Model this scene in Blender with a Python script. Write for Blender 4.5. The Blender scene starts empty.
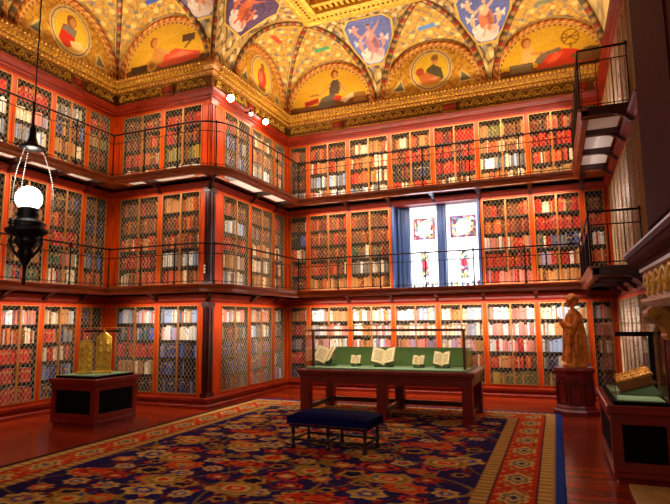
import bpy, bmesh, math, random
import numpy as np
from mathutils import Vector, Matrix
R = math.radians
PI = math.pi
rng = random.Random(7)
nrg = np.random.default_rng(11)
SC = bpy.context.scene
COL = SC.collection

# ------------------------------------------------------------------ camera
FPX, PITCH, YAW, ROLL = 537.1, 0.127766, -0.386338, -0.010867
def cam_axes():
    cy, sy = math.cos(YAW), math.sin(YAW)
    fw = Vector((sy*math.cos(PITCH), cy*math.cos(PITCH), math.sin(PITCH)))
    rt = Vector((cy, -sy, 0)); up = rt.cross(fw)
    c, s = math.cos(ROLL), math.sin(ROLL)
    return c*rt + s*up, -s*rt + c*up, fw
RT, UP, FW = cam_axes()
CAM = Vector((0, 0, 1.6))
cd = bpy.data.cameras.new('camera'); co = bpy.data.objects.new('camera', cd); COL.objects.link(co)
cd.sensor_fit = 'HORIZONTAL'; cd.sensor_width = 36.0; cd.lens = FPX/670*36.0
cd.clip_start = .05; cd.clip_end = 100
m = Matrix((RT, UP, -FW)).transposed().to_4x4(); m.translation = CAM
co.matrix_world = m
SC.camera = co
def project(p):
    d = Vector(p) - CAM; z = d.dot(FW)
    if z < .1: return None
    return 335 + FPX*d.dot(RT)/z, 252 - FPX*d.dot(UP)/z, z

# ------------------------------------------------------------------ world, exposure
wd = bpy.data.worlds.new('world'); SC.world = wd; wd.use_nodes = True
wd.node_tree.nodes['Background'].inputs[0].default_value = (1.0, .62, .42, 1)
wd.node_tree.nodes['Background'].inputs[1].default_value = .12
SC.view_settings.view_transform = 'Standard'
SC.view_settings.look = 'None'
SC.view_settings.exposure = 0.0
SC.view_settings.gamma = 1.0
SC.view_settings.use_curve_mapping = False
try:
    SC.cycles.use_denoising = True
    SC.cycles.max_bounces = 6
    SC.cycles.transparent_max_bounces = 16
    SC.cycles.sample_clamp_indirect = 6
except Exception:
    pass

# ------------------------------------------------------------------ measures of the room
XL, YP, XC, YB, XR = -8.64, 8.61, -6.14, 11.89, 1.13
ZLEDGE = .19
D1B, D1T = 2.145, 2.295      # first gallery deck
D2B, D2T = 4.34, 4.48        # second gallery deck
GW = .66                     # gallery depth
ZF = 6.24                    # underside of gilded frieze
ZC = 6.82                    # top of cornice, springing of the vaults
CD, CH = 1.10, 1.70          # cove inset and rise
WALLPATH = [(XL, 3.4), (XL, YP), (XC, YP), (XC, YB), (XR, YB), (XR, 7.10)]

# ------------------------------------------------------------------ lights of the room, with added fills
LIGHT_SHELF = 34.0
LIGHT_DECK = 11.0
LIGHT_CEIL = 36.0
LIGHT_FILL = 26.0
def area_light(name, loc, size, direction, long_axis, power, color, spread=180):
    ld = bpy.data.lights.new(name, 'AREA'); ld.shape = 'RECTANGLE'; ld.size = size[0]; ld.size_y = size[1]
    ld.energy = power; ld.color = color; ld.spread = R(spread)
    o = bpy.data.objects.new(name, ld); COL.objects.link(o)
    z = -Vector(direction).normalized(); x = Vector(long_axis).normalized(); y = z.cross(x).normalized(); x = y.cross(z)
    mm = Matrix((x, y, z)).transposed().to_4x4(); mm.translation = Vector(loc); o.matrix_world = mm
    return o
WARM = (1.0, .84, .66); WHITE = (1.0, .90, .80)
# (start, end of the wall, room-ward normal, factor)
COOL = (.90, .88, 1.0)
SEGS = {
    'left':  ((XL, 4.6), (XL, 7.9), (1, 0), .8),
    'front': ((XL+.75, YP), (XC-.02, YP), (0, -1), .9),
    'side':  ((XC, YP+.1), (XC, YB-.75), (1, 0), .85),
    'back':  ((XC+.75, YB), (XR-.75, YB), (0, -1), 1.7),
    'right': ((XR, YB-.75), (XR, 8.9), (-1, 0), .36),
}
for sname, (a, b, n, fac) in SEGS.items():
    a = Vector(a).to_3d(); b = Vector(b).to_3d(); n = Vector(n).to_3d()
    L = (b-a).length; mid = (a+b)/2; ax = (b-a).normalized()
    for ti, z in enumerate((D1B-.035, D2B-.035, 6.16)):
        f = fac*(1.0, .85, .75)[ti]
        dd = (.50, .50, .62)[ti]
        area_light('shelf_strip_light', mid + n*dd + Vector((0, 0, z)), (L, .05), -n*.62 + Vector((0, 0, -1)), ax, LIGHT_SHELF*f*L/3, COOL if sname == 'right' else (WHITE if ti == 0 else WARM), 118)
    for ti, z in enumerate((D1T+.03, D2T+.03)):
        area_light('deck_strip_light', mid + n*.42 + Vector((0, 0, z)), (L, .05), -n*1.0 + Vector((0, 0, .55)), ax, LIGHT_DECK*fac*L/3, WARM)
    area_light('cornice_fill_light', mid + n*.60 + Vector((0, 0, D2T+.03)), (L, .05), -n*.30 + Vector((0, 0, 1)), ax, LIGHT_FILL*(.6 if sname == 'right' else 1)*L/3, (1.0, .84, .6), 130)  # fill added on the upper deck to brighten cornice and frieze
    area_light('cornice_uplight', mid + n*.24 + Vector((0, 0, ZC+.05)), (L, .10), n*.8 + Vector((0, 0, 1)), ax, LIGHT_CEIL*L/3, (1.0, .80, .52))

for _p in ((-.6, .9, 3.3), (-3.4, .4, 3.3)):        # unseen fill lamps added near the camera to brighten rug and floor
    _ld = bpy.data.lights.new('near_fill_light', 'POINT'); _ld.energy = 70; _ld.color = (1, .86, .68); _ld.shadow_soft_size = .15
    _lo = bpy.data.objects.new('near_fill_light', _ld); COL.objects.link(_lo); _lo.location = _p
area_light('window_daylight', (XC+3.75, YB+.30, 3.3), (1.5, 1.8), (0, -1, -.1), (1, 0, 0), 30, (.55, .72, 1.0))

# ================================================================== materials
def lin(c):
    out = []
    for v in c[:3]:
        v = v/255.0
        out.append(v/12.92 if v <= .04045 else ((v+.055)/1.055)**2.4)
    return tuple(out)
def linarr(a):
    a = np.clip(a, 0, 255)/255.0
    return np.where(a <= .04045, a/12.92, ((a+.055)/1.055)**2.4)
def newmat(name):
    mt = bpy.data.materials.new(name); mt.use_nodes = True
    nt = mt.node_tree; p = nt.nodes['Principled BSDF']
    return mt, nt, p
def plain(name, c, rough=.5, metal=0.0, spec=.5, noise=.0, scale=20, emit=None, bump=0):
    mt, nt, p = newmat(name)
    p.inputs['Base Color'].default_value = (*lin(c), 1); p.inputs['Roughness'].default_value = rough
    p.inputs['Metallic'].default_value = metal; p.inputs['Specular IOR Level'].default_value = spec
    if noise:
        tc = nt.nodes.new('ShaderNodeTexCoord'); ns = nt.nodes.new('ShaderNodeTexNoise'); ns.inputs['Scale'].default_value = scale
        ns.inputs['Detail'].default_value = 4
        rp = nt.nodes.new('ShaderNodeValToRGB')
        a = tuple(v*(1-noise) for v in lin(c)); b = tuple(min(1, v*(1+noise)) for v in lin(c))
        rp.color_ramp.elements[0].color = (*a, 1); rp.color_ramp.elements[1].color = (*b, 1)
        rp.color_ramp.elements[0].position = .3; rp.color_ramp.elements[1].position = .7
        nt.links.new(tc.outputs['Object'], ns.inputs['Vector']); nt.links.new(ns.outputs['Fac'], rp.inputs['Fac'])
        nt.links.new(rp.outputs['Color'], p.inputs['Base Color'])
        if bump:
            bp = nt.nodes.new('ShaderNodeBump'); bp.inputs['Strength'].default_value = bump; bp.inputs['Distance'].default_value = .01
            nt.links.new(ns.outputs['Fac'], bp.inputs['Height']); nt.links.new(bp.outputs['Normal'], p.inputs['Normal'])
    if emit:
        p.inputs['Emission Color'].default_value = (*lin(c), 1); p.inputs['Emission Strength'].default_value = emit
    return mt
def wood(name, dark, light, rough=.35, stretch=(14, 14, 1.2), coat=.25):
    mt, nt, p = newmat(name)
    tc = nt.nodes.new('ShaderNodeTexCoord'); mp = nt.nodes.new('ShaderNodeMapping'); mp.inputs['Scale'].default_value = stretch
    ns = nt.nodes.new('ShaderNodeTexNoise'); ns.inputs['Scale'].default_value = 2.2; ns.inputs['Detail'].default_value = 6; ns.inputs['Distortion'].default_value = .6
    rp = nt.nodes.new('ShaderNodeValToRGB')
    rp.color_ramp.elements[0].color = (*lin(dark), 1); rp.color_ramp.elements[1].color = (*lin(light), 1)
    rp.color_ramp.elements[0].position = .32; rp.color_ramp.elements[1].position = .68
    nt.links.new(tc.outputs['Object'], mp.inputs['Vector']); nt.links.new(mp.outputs['Vector'], ns.inputs['Vector'])
    nt.links.new(ns.outputs['Fac'], rp.inputs['Fac']); nt.links.new(rp.outputs['Color'], p.inputs['Base Color'])
    p.inputs['Roughness'].default_value = rough; p.inputs['Coat Weight'].default_value = coat; p.inputs['Coat Roughness'].default_value = .2
    return mt
def attrmat(name, rough=.6, metal=0.0, emit=0.0, spec=.3):
    mt, nt, p = newmat(name)
    at = nt.nodes.new('ShaderNodeAttribute'); at.attribute_name = 'Col'
    nt.links.new(at.outputs['Color'], p.inputs['Base Color'])
    p.inputs['Roughness'].default_value = rough; p.inputs['Metallic'].default_value = metal; p.inputs['Specular IOR Level'].default_value = spec
    if emit:
        nt.links.new(at.outputs['Color'], p.inputs['Emission Color']); p.inputs['Emission Strength'].default_value = emit
    return mt
def glassmat(name, tint=(1, 1, 1), refl=.06):
    mt = bpy.data.materials.new(name); mt.use_nodes = True; nt = mt.node_tree; nt.nodes.clear()
    out = nt.nodes.new('ShaderNodeOutputMaterial'); mx = nt.nodes.new('ShaderNodeMixShader')
    tr = nt.nodes.new('ShaderNodeBsdfTransparent'); tr.inputs[0].default_value = (*tint, 1)
    gl = nt.nodes.new('ShaderNodeBsdfGlossy'); gl.inputs['Roughness'].default_value = .02
    fr = nt.nodes.new('ShaderNodeFresnel'); fr.inputs['IOR'].default_value = 1.2
    mu = nt.nodes.new('ShaderNodeMath'); mu.operation = 'MULTIPLY'; mu.inputs[1].default_value = .4
    nt.links.new(fr.outputs[0], mu.inputs[0]); nt.links.new(mu.outputs[0], mx.inputs[0]); nt.links.new(tr.outputs[0], mx.inputs[1]); nt.links.new(gl.outputs[0], mx.inputs[2])
    nt.links.new(mx.outputs[0], out.inputs[0])
    return mt
def planks(name):
    mt, nt, p = newmat(name)
    tc = nt.nodes.new('ShaderNodeTexCoord'); mp = nt.nodes.new('ShaderNodeMapping')
    mp.inputs['Scale'].default_value = (1, 1, 1)
    br = nt.nodes.new('ShaderNodeTexBrick'); br.inputs['Scale'].default_value = 1.0
    br.inputs['Brick Width'].default_value = 1.3; br.inputs['Row Height'].default_value = .11; br.inputs['Mortar Size'].default_value = .002
    br.inputs['Color1'].default_value = (*lin((186, 58, 16)), 1); br.inputs['Color2'].default_value = (*lin((140, 38, 10)), 1); br.inputs['Mortar'].default_value = (*lin((40, 12, 6)), 1)
    ns = nt.nodes.new('ShaderNodeTexNoise'); ns.inputs['Scale'].default_value = 3; ns.inputs['Detail'].default_value = 5
    mp2 = nt.nodes.new('ShaderNodeMapping'); mp2.inputs['Scale'].default_value = (1, 12, 1)
    mx = nt.nodes.new('ShaderNodeMixRGB'); mx.blend_type = 'MULTIPLY'; mx.inputs['Fac'].default_value = .6
    nt.links.new(tc.outputs['Object'], mp.inputs['Vector']); nt.links.new(mp.outputs['Vector'], br.inputs['Vector'])
    nt.links.new(tc.outputs['Object'], mp2.inputs['Vector']); nt.links.new(mp2.outputs['Vector'], ns.inputs['Vector'])
    nt.links.new(br.outputs['Color'], mx.inputs['Color1']); nt.links.new(ns.outputs['Fac'], mx.inputs['Color2'])
    nt.links.new(mx.outputs['Color'], p.inputs['Base Color'])
    p.inputs['Roughness'].default_value = .22; p.inputs['Specular IOR Level'].default_value = .5
    return mt

M = {}
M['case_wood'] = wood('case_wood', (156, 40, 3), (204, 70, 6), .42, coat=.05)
M['case_wood'].node_tree.nodes['Principled BSDF'].inputs['Specular IOR Level'].default_value = .2
M['crown_wood'] = wood('crown_wood', (104, 20, 3), (142, 36, 7), .42, (1.5, 1.5, 10), coat=.05)
M['crown_wood'].node_tree.nodes['Principled BSDF'].inputs['Specular IOR Level'].default_value = .25
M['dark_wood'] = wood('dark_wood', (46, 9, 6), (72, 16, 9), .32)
M['matte_wood'] = wood('matte_wood', (52, 10, 6), (78, 18, 9), .8, coat=0)
M['matte_wood'].node_tree.nodes['Principled BSDF'].inputs['Specular IOR Level'].default_value = .08
M['deck_wood'] = wood('deck_wood', (132, 54, 20), (186, 94, 40), .32, (1.5, 1.5, 12))
M['table_wood'] = wood('table_wood', (104, 16, 10), (136, 26, 16), .28, (2, 12, 12))
M['case_inside'] = plain('case_inside', (24, 8, 5), .7)
M['brass_wire'] = plain('brass_wire', (188, 158, 118), .4, .35)
M['door_brass'] = plain('door_brass', (176, 112, 48), .42, .35)
M['brass'] = plain('brass', (190, 140, 60), .35, .9)
M['bronze'] = plain('bronze', (48, 24, 18), .38, .75)
M['black_bronze'] = plain('black_bronze', (20, 15, 14), .4, .6)
M['soffit'] = bpy.data.materials.new('milk_glass'); M['soffit'].use_nodes = True
_nt = M['soffit'].node_tree; _p = _nt.nodes['Principled BSDF']; _p.inputs['Base Color'].default_value = (.72, .72, .72, 1); _p.inputs['Roughness'].default_value = .3
_tl = _nt.nodes.new('ShaderNodeBsdfTranslucent'); _tl.inputs[0].default_value = (.95, .94, .92, 1); _mx = _nt.nodes.new('ShaderNodeMixShader'); _mx.inputs[0].default_value = .75
_nt.links.new(_p.outputs[0], _mx.inputs[1]); _nt.links.new(_tl.outputs[0], _mx.inputs[2]); _nt.links.new(_mx.outputs[0], _nt.nodes['Material Output'].inputs[0])
M['gold'] = plain('gold', (236, 178, 60), .4, .35, noise=.35, scale=14, bump=.2)
M['gold_dark'] = plain('gold_dark', (120, 66, 20), .5, .2, noise=.4, scale=12, bump=.3)
M['gold_mid'] = plain('gold_mid', (176, 112, 34), .45, .3, noise=.4, scale=10, bump=.3)
M['paint'] = attrmat('painted_plaster', .65)
M['paint_gilt'] = attrmat('gilded_plaster', .42, .35)
M['rug'] = attrmat('wool_rug', .95, spec=.05)
M['stained'] = attrmat('stained_glass', .3, emit=1.15)
M['book_mass'] = attrmat('book_covers', .55)
M['glass'] = glassmat('vitrine_glass')
M['baize'] = plain('green_baize', (92, 132, 66), .9, noise=.15, scale=60)
M['baize_pale'] = plain('pale_baize', (138, 170, 128), .85, noise=.1, scale=60)
M['page'] = plain('page', (246, 228, 178), .8, noise=.1, scale=30)
M['ink'] = plain('ink', (150, 116, 70), .8)
M['velvet'] = plain('navy_velvet', (12, 15, 70), .9, spec=.06, noise=.25, scale=30)
M['bench_wood'] = wood('bench_wood', (24, 10, 8), (44, 18, 12), .3)
M['bar_wood'] = plain('bar_bronze', (112, 62, 34), .4, .4)
M['steel'] = plain('steel', (150, 140, 132), .35, .8)
M['black'] = plain('black_panel', (7, 3, 3), .85, spec=.1)
M['marble'] = plain('marble', (216, 188, 164), .35, noise=.25, scale=9)
M['plum'] = wood('mantel_wood', (70, 20, 14), (104, 36, 24), .7, (2, 2, 12))
M['plum'].node_tree.nodes['Principled BSDF'].inputs['Specular IOR Level'].default_value = .12
M['plum'].node_tree.nodes['Principled BSDF'].inputs['Coat Weight'].default_value = 0
M['statue'] = plain('gilded_limewood', (220, 126, 38), .34, .35, noise=.45, scale=11, bump=.25)
M['bulb'] = plain('lamp_globe', (255, 250, 240), .3, emit=9)
M['spot_bulb'] = plain('spot_bulb', (255, 240, 215), .3, emit=30)
M['white'] = plain('white_enamel', (225, 222, 215), .5)
M['hearth'] = plain('hearth_stone', (190, 150, 84), .6, noise=.15, scale=8)
M['window_frame'] = plain('window_frame', (46, 66, 112), .5)
M['tapestry'] = plain('tapestry', (134, 88, 34), .9, noise=.7, scale=9)
M['floor'] = planks('floor_planks')
def objcolmat(name, rough):
    mt, nt, p = newmat(name)
    oi = nt.nodes.new('ShaderNodeObjectInfo'); nt.links.new(oi.outputs['Color'], p.inputs['Base Color'])
    p.inputs['Roughness'].default_value = rough
    return mt
M['book_cover'] = objcolmat('book_cover', .5)
M['gilt'] = plain('gilt_tooling', (196, 150, 70), .4, .5)

# ================================================================== mesh helpers
class MB:
    def __init__(s): s.v = []; s.f = []; s.m = []
    def add(s, vs, fs, mi=0):
        b = len(s.v); s.v += [tuple(v) for v in vs]; s.f += [tuple(i+b for i in f) for f in fs]; s.m += [mi]*len(fs); return s
    def box(s, a, b, mi=0, mat=None):
        x0, y0, z0 = a; x1, y1, z1 = b
        vs = [(x0,y0,z0),(x1,y0,z0),(x1,y1,z0),(x0,y1,z0),(x0,y0,z1),(x1,y0,z1),(x1,y1,z1),(x0,y1,z1)]
        if mat is not None: vs = [tuple(mat @ Vector(v)) for v in vs]
        return s.add(vs, [(0,3,2,1),(4,5,6,7),(0,1,5,4),(1,2,6,5),(2,3,7,6),(3,0,4,7)], mi)
    def bevbox(s, a, b, e=.01, mi=0, mat=None):
        x0, y0, z0 = a; x1, y1, z1 = b
        vs = []
        for (z, k) in ((z0, e), (z0+e, 0), (z1-e, 0), (z1, e)):
            vs += [(x0+k+e*(k==0)*0, y0+k, z), (x1-k, y0+k, z), (x1-k, y1-k, z), (x0+k, y1-k, z)]
        if mat is not None: vs = [tuple(mat @ Vector(v)) for v in vs]
        fs = [(3,2,1,0), (12,13,14,15)]
        for k in range(3):
            for i in range(4):
                j = (i+1) % 4; fs.append((k*4+i, k*4+j, k*4+4+j, k*4+4+i))
        return s.add(vs, fs, mi)
    def tube(s, pts, r, n=6, mi=0, caps=True, closed=False):
        pts = [Vector(p) for p in pts]; N = len(pts)
        rs = r if isinstance(r, (list, tuple)) else [r]*N
        ref = None; rings = []
        for i, p in enumerate(pts):
            if closed: t = pts[(i+1) % N] - pts[i-1]
            else: t = pts[min(i+1, N-1)] - pts[max(i-1, 0)]
            t.normalize()
            if ref is None:
                ref = Vector((0, 0, 1)) if abs(t.z) < .9 else Vector((1, 0, 0))
            a = t.cross(ref).normalized(); b = a.cross(t).normalized(); ref = b
            rings.append([p + (a*math.cos(2*PI*k/n) + b*math.sin(2*PI*k/n))*rs[i] for k in range(n)])
        vs = [v for rg in rings for v in rg]; fs = []
        for i in range(N if closed else N-1):
            j = (i+1) % N
            for k in range(n):
                l = (k+1) % n; fs.append((i*n+k, i*n+l, j*n+l, j*n+k))
        if caps and not closed: fs += [tuple(range(n))[::-1], tuple((N-1)*n+k for k in range(n))]
        return s.add(vs, fs, mi)
    def lathe(s, prof, n=20, c=(0, 0), mi=0, phase=0):
        vs = []; fs = []
        for (r, z) in prof:
            for k in range(n):
                a = 2*PI*k/n + phase; vs.append((c[0]+r*math.cos(a), c[1]+r*math.sin(a), z))
        for i in range(len(prof)-1):
            for k in range(n):
                l = (k+1) % n; fs.append((i*n+k, i*n+l, (i+1)*n+l, (i+1)*n+k))
        fs += [tuple(range(n))[::-1], tuple((len(prof)-1)*n+k for k in range(n))]
        return s.add(vs, fs, mi)
    def ball(s, c, r, n=10, mi=0, mat=None):
        rx, ry, rz = (r, r, r) if not isinstance(r, (tuple, list)) else r
        vs = [(c[0], c[1], c[2]-rz)]; h = n//2
        for i in range(1, h):
            a = PI*i/h
            for k in range(n):
                b = 2*PI*k/n; vs.append((c[0]+rx*math.sin(a)*math.cos(b), c[1]+ry*math.sin(a)*math.sin(b), c[2]-rz*math.cos(a)))
        vs.append((c[0], c[1], c[2]+rz)); fs = []
        for k in range(n): fs.append((0, 1+(k+1) % n, 1+k))
        for i in range(h-2):
            for k in range(n):
                l = (k+1) % n; fs.append((1+i*n+k, 1+i*n+l, 1+(i+1)*n+l, 1+(i+1)*n+k))
        t = len(vs)-1
        for k in range(n): fs.append((t, 1+(h-2)*n+k, 1+(h-2)*n+(k+1) % n))
        if mat is not None: vs = [tuple(mat @ Vector(v)) for v in vs]
        return s.add(vs, fs, mi)
    def prism(s, poly, z0, z1, mi=0, axis='z'):
        n = len(poly)
        def mk(p, z): return (p[0], p[1], z) if axis == 'z' else ((p[0], z, p[1]) if axis == 'y' else (z, p[0], p[1]))
        vs = [mk(p, z0) for p in poly] + [mk(p, z1) for p in poly]
        fs = [tuple(range(n))[::-1], tuple(range(n, 2*n))] + [(i, (i+1) % n, n+(i+1) % n, n+i) for i in range(n)]
        return s.add(vs, fs, mi)
    def mesh(s, name, mats, smooth=False):
        me = bpy.data.meshes.new(name); me.from_pydata(s.v, [], s.f)
        mats = mats if isinstance(mats, (list, tuple)) else [mats]
        for mt in mats: me.materials.append(mt)
        if len(mats) > 1: me.polygons.foreach_set('material_index', s.m)
        bm = bmesh.new(); bm.from_mesh(me); bmesh.ops.recalc_face_normals(bm, faces=bm.faces); bm.to_mesh(me); bm.free()
        if smooth: me.polygons.foreach_set('use_smooth', [True]*len(me.polygons))
        me.update(); return me
    def build(s, name, mats, parent=None, smooth=False, loc=None, rot=0):
        return link(name, s.mesh(name, mats, smooth), parent, loc, rot)
def link(name, me, parent=None, loc=None, rot=0):
    o = bpy.data.objects.new(name, me); COL.objects.link(o)
    if parent: o.parent = parent
    if loc is not None: o.location = loc
    if rot: o.rotation_euler = (0, 0, rot)
    return o
def tag(o, label=None, cat=None, group=None, kind=None):
    if label: o['label'] = label
    if cat: o['category'] = cat
    if group: o['group'] = group
    if kind: o['kind'] = kind
    return o
def thing(name, label, cat, loc=(0, 0, 0), rot=0, group=None):
    o = bpy.data.objects.new(name, None); COL.objects.link(o); o.location = loc; o.rotation_euler = (0, 0, rot); o.empty_display_size = .1
    return tag(o, label, cat, group)
def struct(o): o['kind'] = 'structure'; return o
TRIM = [0]
def trimname():
    TRIM[0] += 1; return 'trim_%d' % TRIM[0]

# path helpers: the room lies to the right of the path's direction
def offset_path(path, d, arc=None, caps=(0, 0)):
    """offset to the room side by d; arc = index set of vertices rounded about their corner."""
    P = [Vector(p) for p in path]; n = len(P); out = []
    def nrm(a, b):
        t = (b-a).normalized(); return Vector((t.y, -t.x))
    for i in range(n):
        if i == 0:
            out.append(P[0] + nrm(P[0], P[1])*d)
        elif i == n-1:
            out.append(P[-1] + nrm(P[-2], P[-1])*d)
        else:
            n1 = nrm(P[i-1], P[i]); n2 = nrm(P[i], P[i+1])
            if arc and i in arc:
                a1 = math.atan2(n1.y, n1.x); a2 = math.atan2(n2.y, n2.x)
                while a2-a1 > PI: a2 -= 2*PI
                while a2-a1 < -PI: a2 += 2*PI
                for k in range(9):
                    a = a1 + (a2-a1)*k/8; out.append(P[i] + Vector((math.cos(a), math.sin(a)))*d)
            else:
                mth = n1+n2; out.append(P[i] + mth*(d/(1+n1.dot(n2))))
    return out
def sweep(name, path, profile, mat, parent=None, arc=None, closed=True):
    rows = [offset_path(path, d, arc) for d, z in profile]
    n = len(rows[0]); k = len(profile); mb = MB()
    vs = [(rows[j][i].x, rows[j][i].y, profile[j][1]) for i in range(n) for j in range(k)]
    fs = []
    for i in range(n-1):
        for j in range(k if closed else k-1):
            l = (j+1) % k; fs.append((i*k+j, i*k+l, (i+1)*k+l, (i+1)*k+j))
    if closed: fs += [tuple(range(k)), tuple((n-1)*k+j for j in range(k))[::-1]]
    mb.add(vs, fs)
    return mb.build(name, mat, parent)

# painter: colours evaluated on arrays of points
class Paint:
    def __init__(s, x, y, bg):
        s.x = np.asarray(x, float); s.y = np.asarray(y, float)
        s.c = np.empty(s.x.shape+(3,)); s.c[:] = bg
    def put(s, mask, col, mix=1.0):
        s.c[mask] = s.c[mask]*(1-mix) + np.array(col, float)*mix; return s
    def ell(s, cx, cy, rx, ry, col, rot=0, mix=1):
        c, sn = math.cos(rot), math.sin(rot); dx = s.x-cx; dy = s.y-cy
        u = (dx*c+dy*sn)/rx; v = (-dx*sn+dy*c)/ry
        return s.put(u*u+v*v < 1, col, mix)
    def ring(s, cx, cy, r0, r1, col):
        r = np.hypot(s.x-cx, s.y-cy); return s.put((r > r0) & (r < r1), col)
    def poly(s, pts, col, mix=1):
        ins = np.zeros(s.x.shape, bool); n = len(pts)
        for i in range(n):
            (x0, y0), (x1, y1) = pts[i], pts[(i+1) % n]
            if y0 == y1: continue
            cond = ((y0 > s.y) != (y1 > s.y)) & (s.x < (x1-x0)*(s.y-y0)/(y1-y0)+x0)
            ins ^= cond
        return s.put(ins, col, mix)
    def rect(s, x0, y0, x1, y1, col, mix=1):
        return s.put((s.x > x0) & (s.x < x1) & (s.y > y0) & (s.y < y1), col, mix)
    def line(s, x0, y0, x1, y1, w, col):
        dx, dy = x1-x0, y1-y0; L2 = dx*dx+dy*dy; t = np.clip(((s.x-x0)*dx+(s.y-y0)*dy)/L2, 0, 1)
        return s.put(np.hypot(s.x-x0-t*dx, s.y-y0-t*dy) < w/2, col)
    def vines(s, k, col, th=.35, mix=.7, ph=0):
        f = np.sin(k*s.x+2.2*np.sin(.8*k*s.y+ph))*np.sin(k*s.y+2.2*np.sin(.8*k*s.x+1.3+ph))
        return s.put(np.abs(f) < th*.35, col, mix)
    def blobs(s, k, col, th=.6, mix=.8, ph=0):
        f = np.sin(k*s.x+ph)*np.sin(k*s.y+.7*k*s.x*0+ph*1.7)
        return s.put(f > th, col, mix)
    def jitter(s, a=10):
        s.c += nrg.normal(0, a, s.x.shape)[..., None]; return s
def grid_mesh(name, P, colors, mat, parent=None, keep=None, thick=0, smooth=True):
    """P (n,m,3) points, colors (n,m,3) sRGB"""
    n, m2 = P.shape[:2]
    idx = np.arange(n*m2).reshape(n, m2)
    q = np.stack([idx[:-1, :-1], idx[1:, :-1], idx[1:, 1:], idx[:-1, 1:]], -1).reshape(-1, 4)
    if keep is not None: q = q[keep.reshape(-1)]
    me = bpy.data.meshes.new(name); me.from_pydata(P.reshape(-1, 3).tolist(), [], q.tolist())
    at = me.color_attributes.new('Col', 'FLOAT_COLOR', 'POINT')
    c = np.ones((n*m2, 4)); c[:, :3] = linarr(colors.reshape(-1, 3)); at.data.foreach_set('color', c.ravel())
    me.materials.append(mat)
    if smooth: me.polygons.foreach_set('use_smooth', [True]*len(me.polygons))
    me.update()
    o = link(name, me, parent)
    return o

# wall frames: local x along the wall (left to right seen from the room), local y into the wall, z up
FR = {
    'left':  ((XL, 0.0), PI/2),
    'front': ((XL, YP), 0.0),
    'side':  ((XC, YP), PI/2),
    'back':  ((XC, YB), 0.0),
    'right': ((XR, YB), -PI/2),
}
def wpt(w, u, y, z):
    (ox, oy), a = FR[w]; c, s = math.cos(a), math.sin(a)
    return Vector((ox + u*c - y*s, oy + u*s + y*c, z))

# ================================================================== SETTING
fl = MB().box((XL-.6, 1.6, -.12), (2.2, YB+.8, 0)).build('floor', M['floor']); struct(fl)
def wallbox(name, a, b, mat): return struct(MB().box(a, b).build(name, mat))
wallbox('wall_left', (XL-.62, 3.4, 0), (XL-.38, YP+.6, 9.0), M['case_inside'])
wallbox('wall_front_of_corner', (XL-.38, YP+.38, 0), (XC-.38, YP+.6, 9.0), M['case_inside'])
wallbox('wall_side_of_corner', (XC-.62, YP+.6, 0), (XC-.38, YB+.6, 9.0), M['case_inside'])
u0, u1 = XC+2.72, XC+4.74
mb = MB()
mb.box((XC-.38, YB+.38, 0), (u0, YB+.75, 9.0)); mb.box((u1, YB+.38, 0), (2.0, YB+.75, 9.0))
mb.box((u0, YB+.38, 0), (u1, YB+.75, D1T)); mb.box((u0, YB+.38, D2B), (u1, YB+.75, 9.0))
struct(mb.build('wall_back', M['case_inside']))
wallbox('wall_right', (XR+.38, 2.5, 0), (XR+.7, YB+.38, 9.0), M['case_inside'])
# plain panelled stretches where the cases stop
struct(MB().box((XL-.38, 3.4, 0), (XL, 5.40, 6.1)).build(trimname(), M['dark_wood']))
# skirting with its ledge, under all cases
struct(sweep('baseboard_cases', WALLPATH, [(-.36, 0), (.11, 0), (.11, .06), (.075, .085), (.075, .125), (.10, .15), (.10, .19), (.02, .205), (-.36, .205)], M['crown_wood']))
# entablature between the tiers, and the top crown
struct(sweep(trimname(), WALLPATH, [(-.36, 1.985), (.01, 1.985), (.03, 2.03), (.03, 2.07), (.08, 2.11), (.10, 2.14), (-.36, 2.14)], M['crown_wood']))
struct(sweep(trimname(), WALLPATH, [(-.36, 4.235), (.01, 4.235), (.03, 4.26), (.08, 4.30), (.10, 4.335), (-.36, 4.335)], M['crown_wood']))
struct(sweep(trimname(), WALLPATH, [(-.36, 6.03), (.01, 6.03), (.01, 6.09), (.04, 6.11), (.04, 6.14), (.10, 6.20), (.13, 6.235), (-.36, 6.235)], M['crown_wood']))
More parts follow.
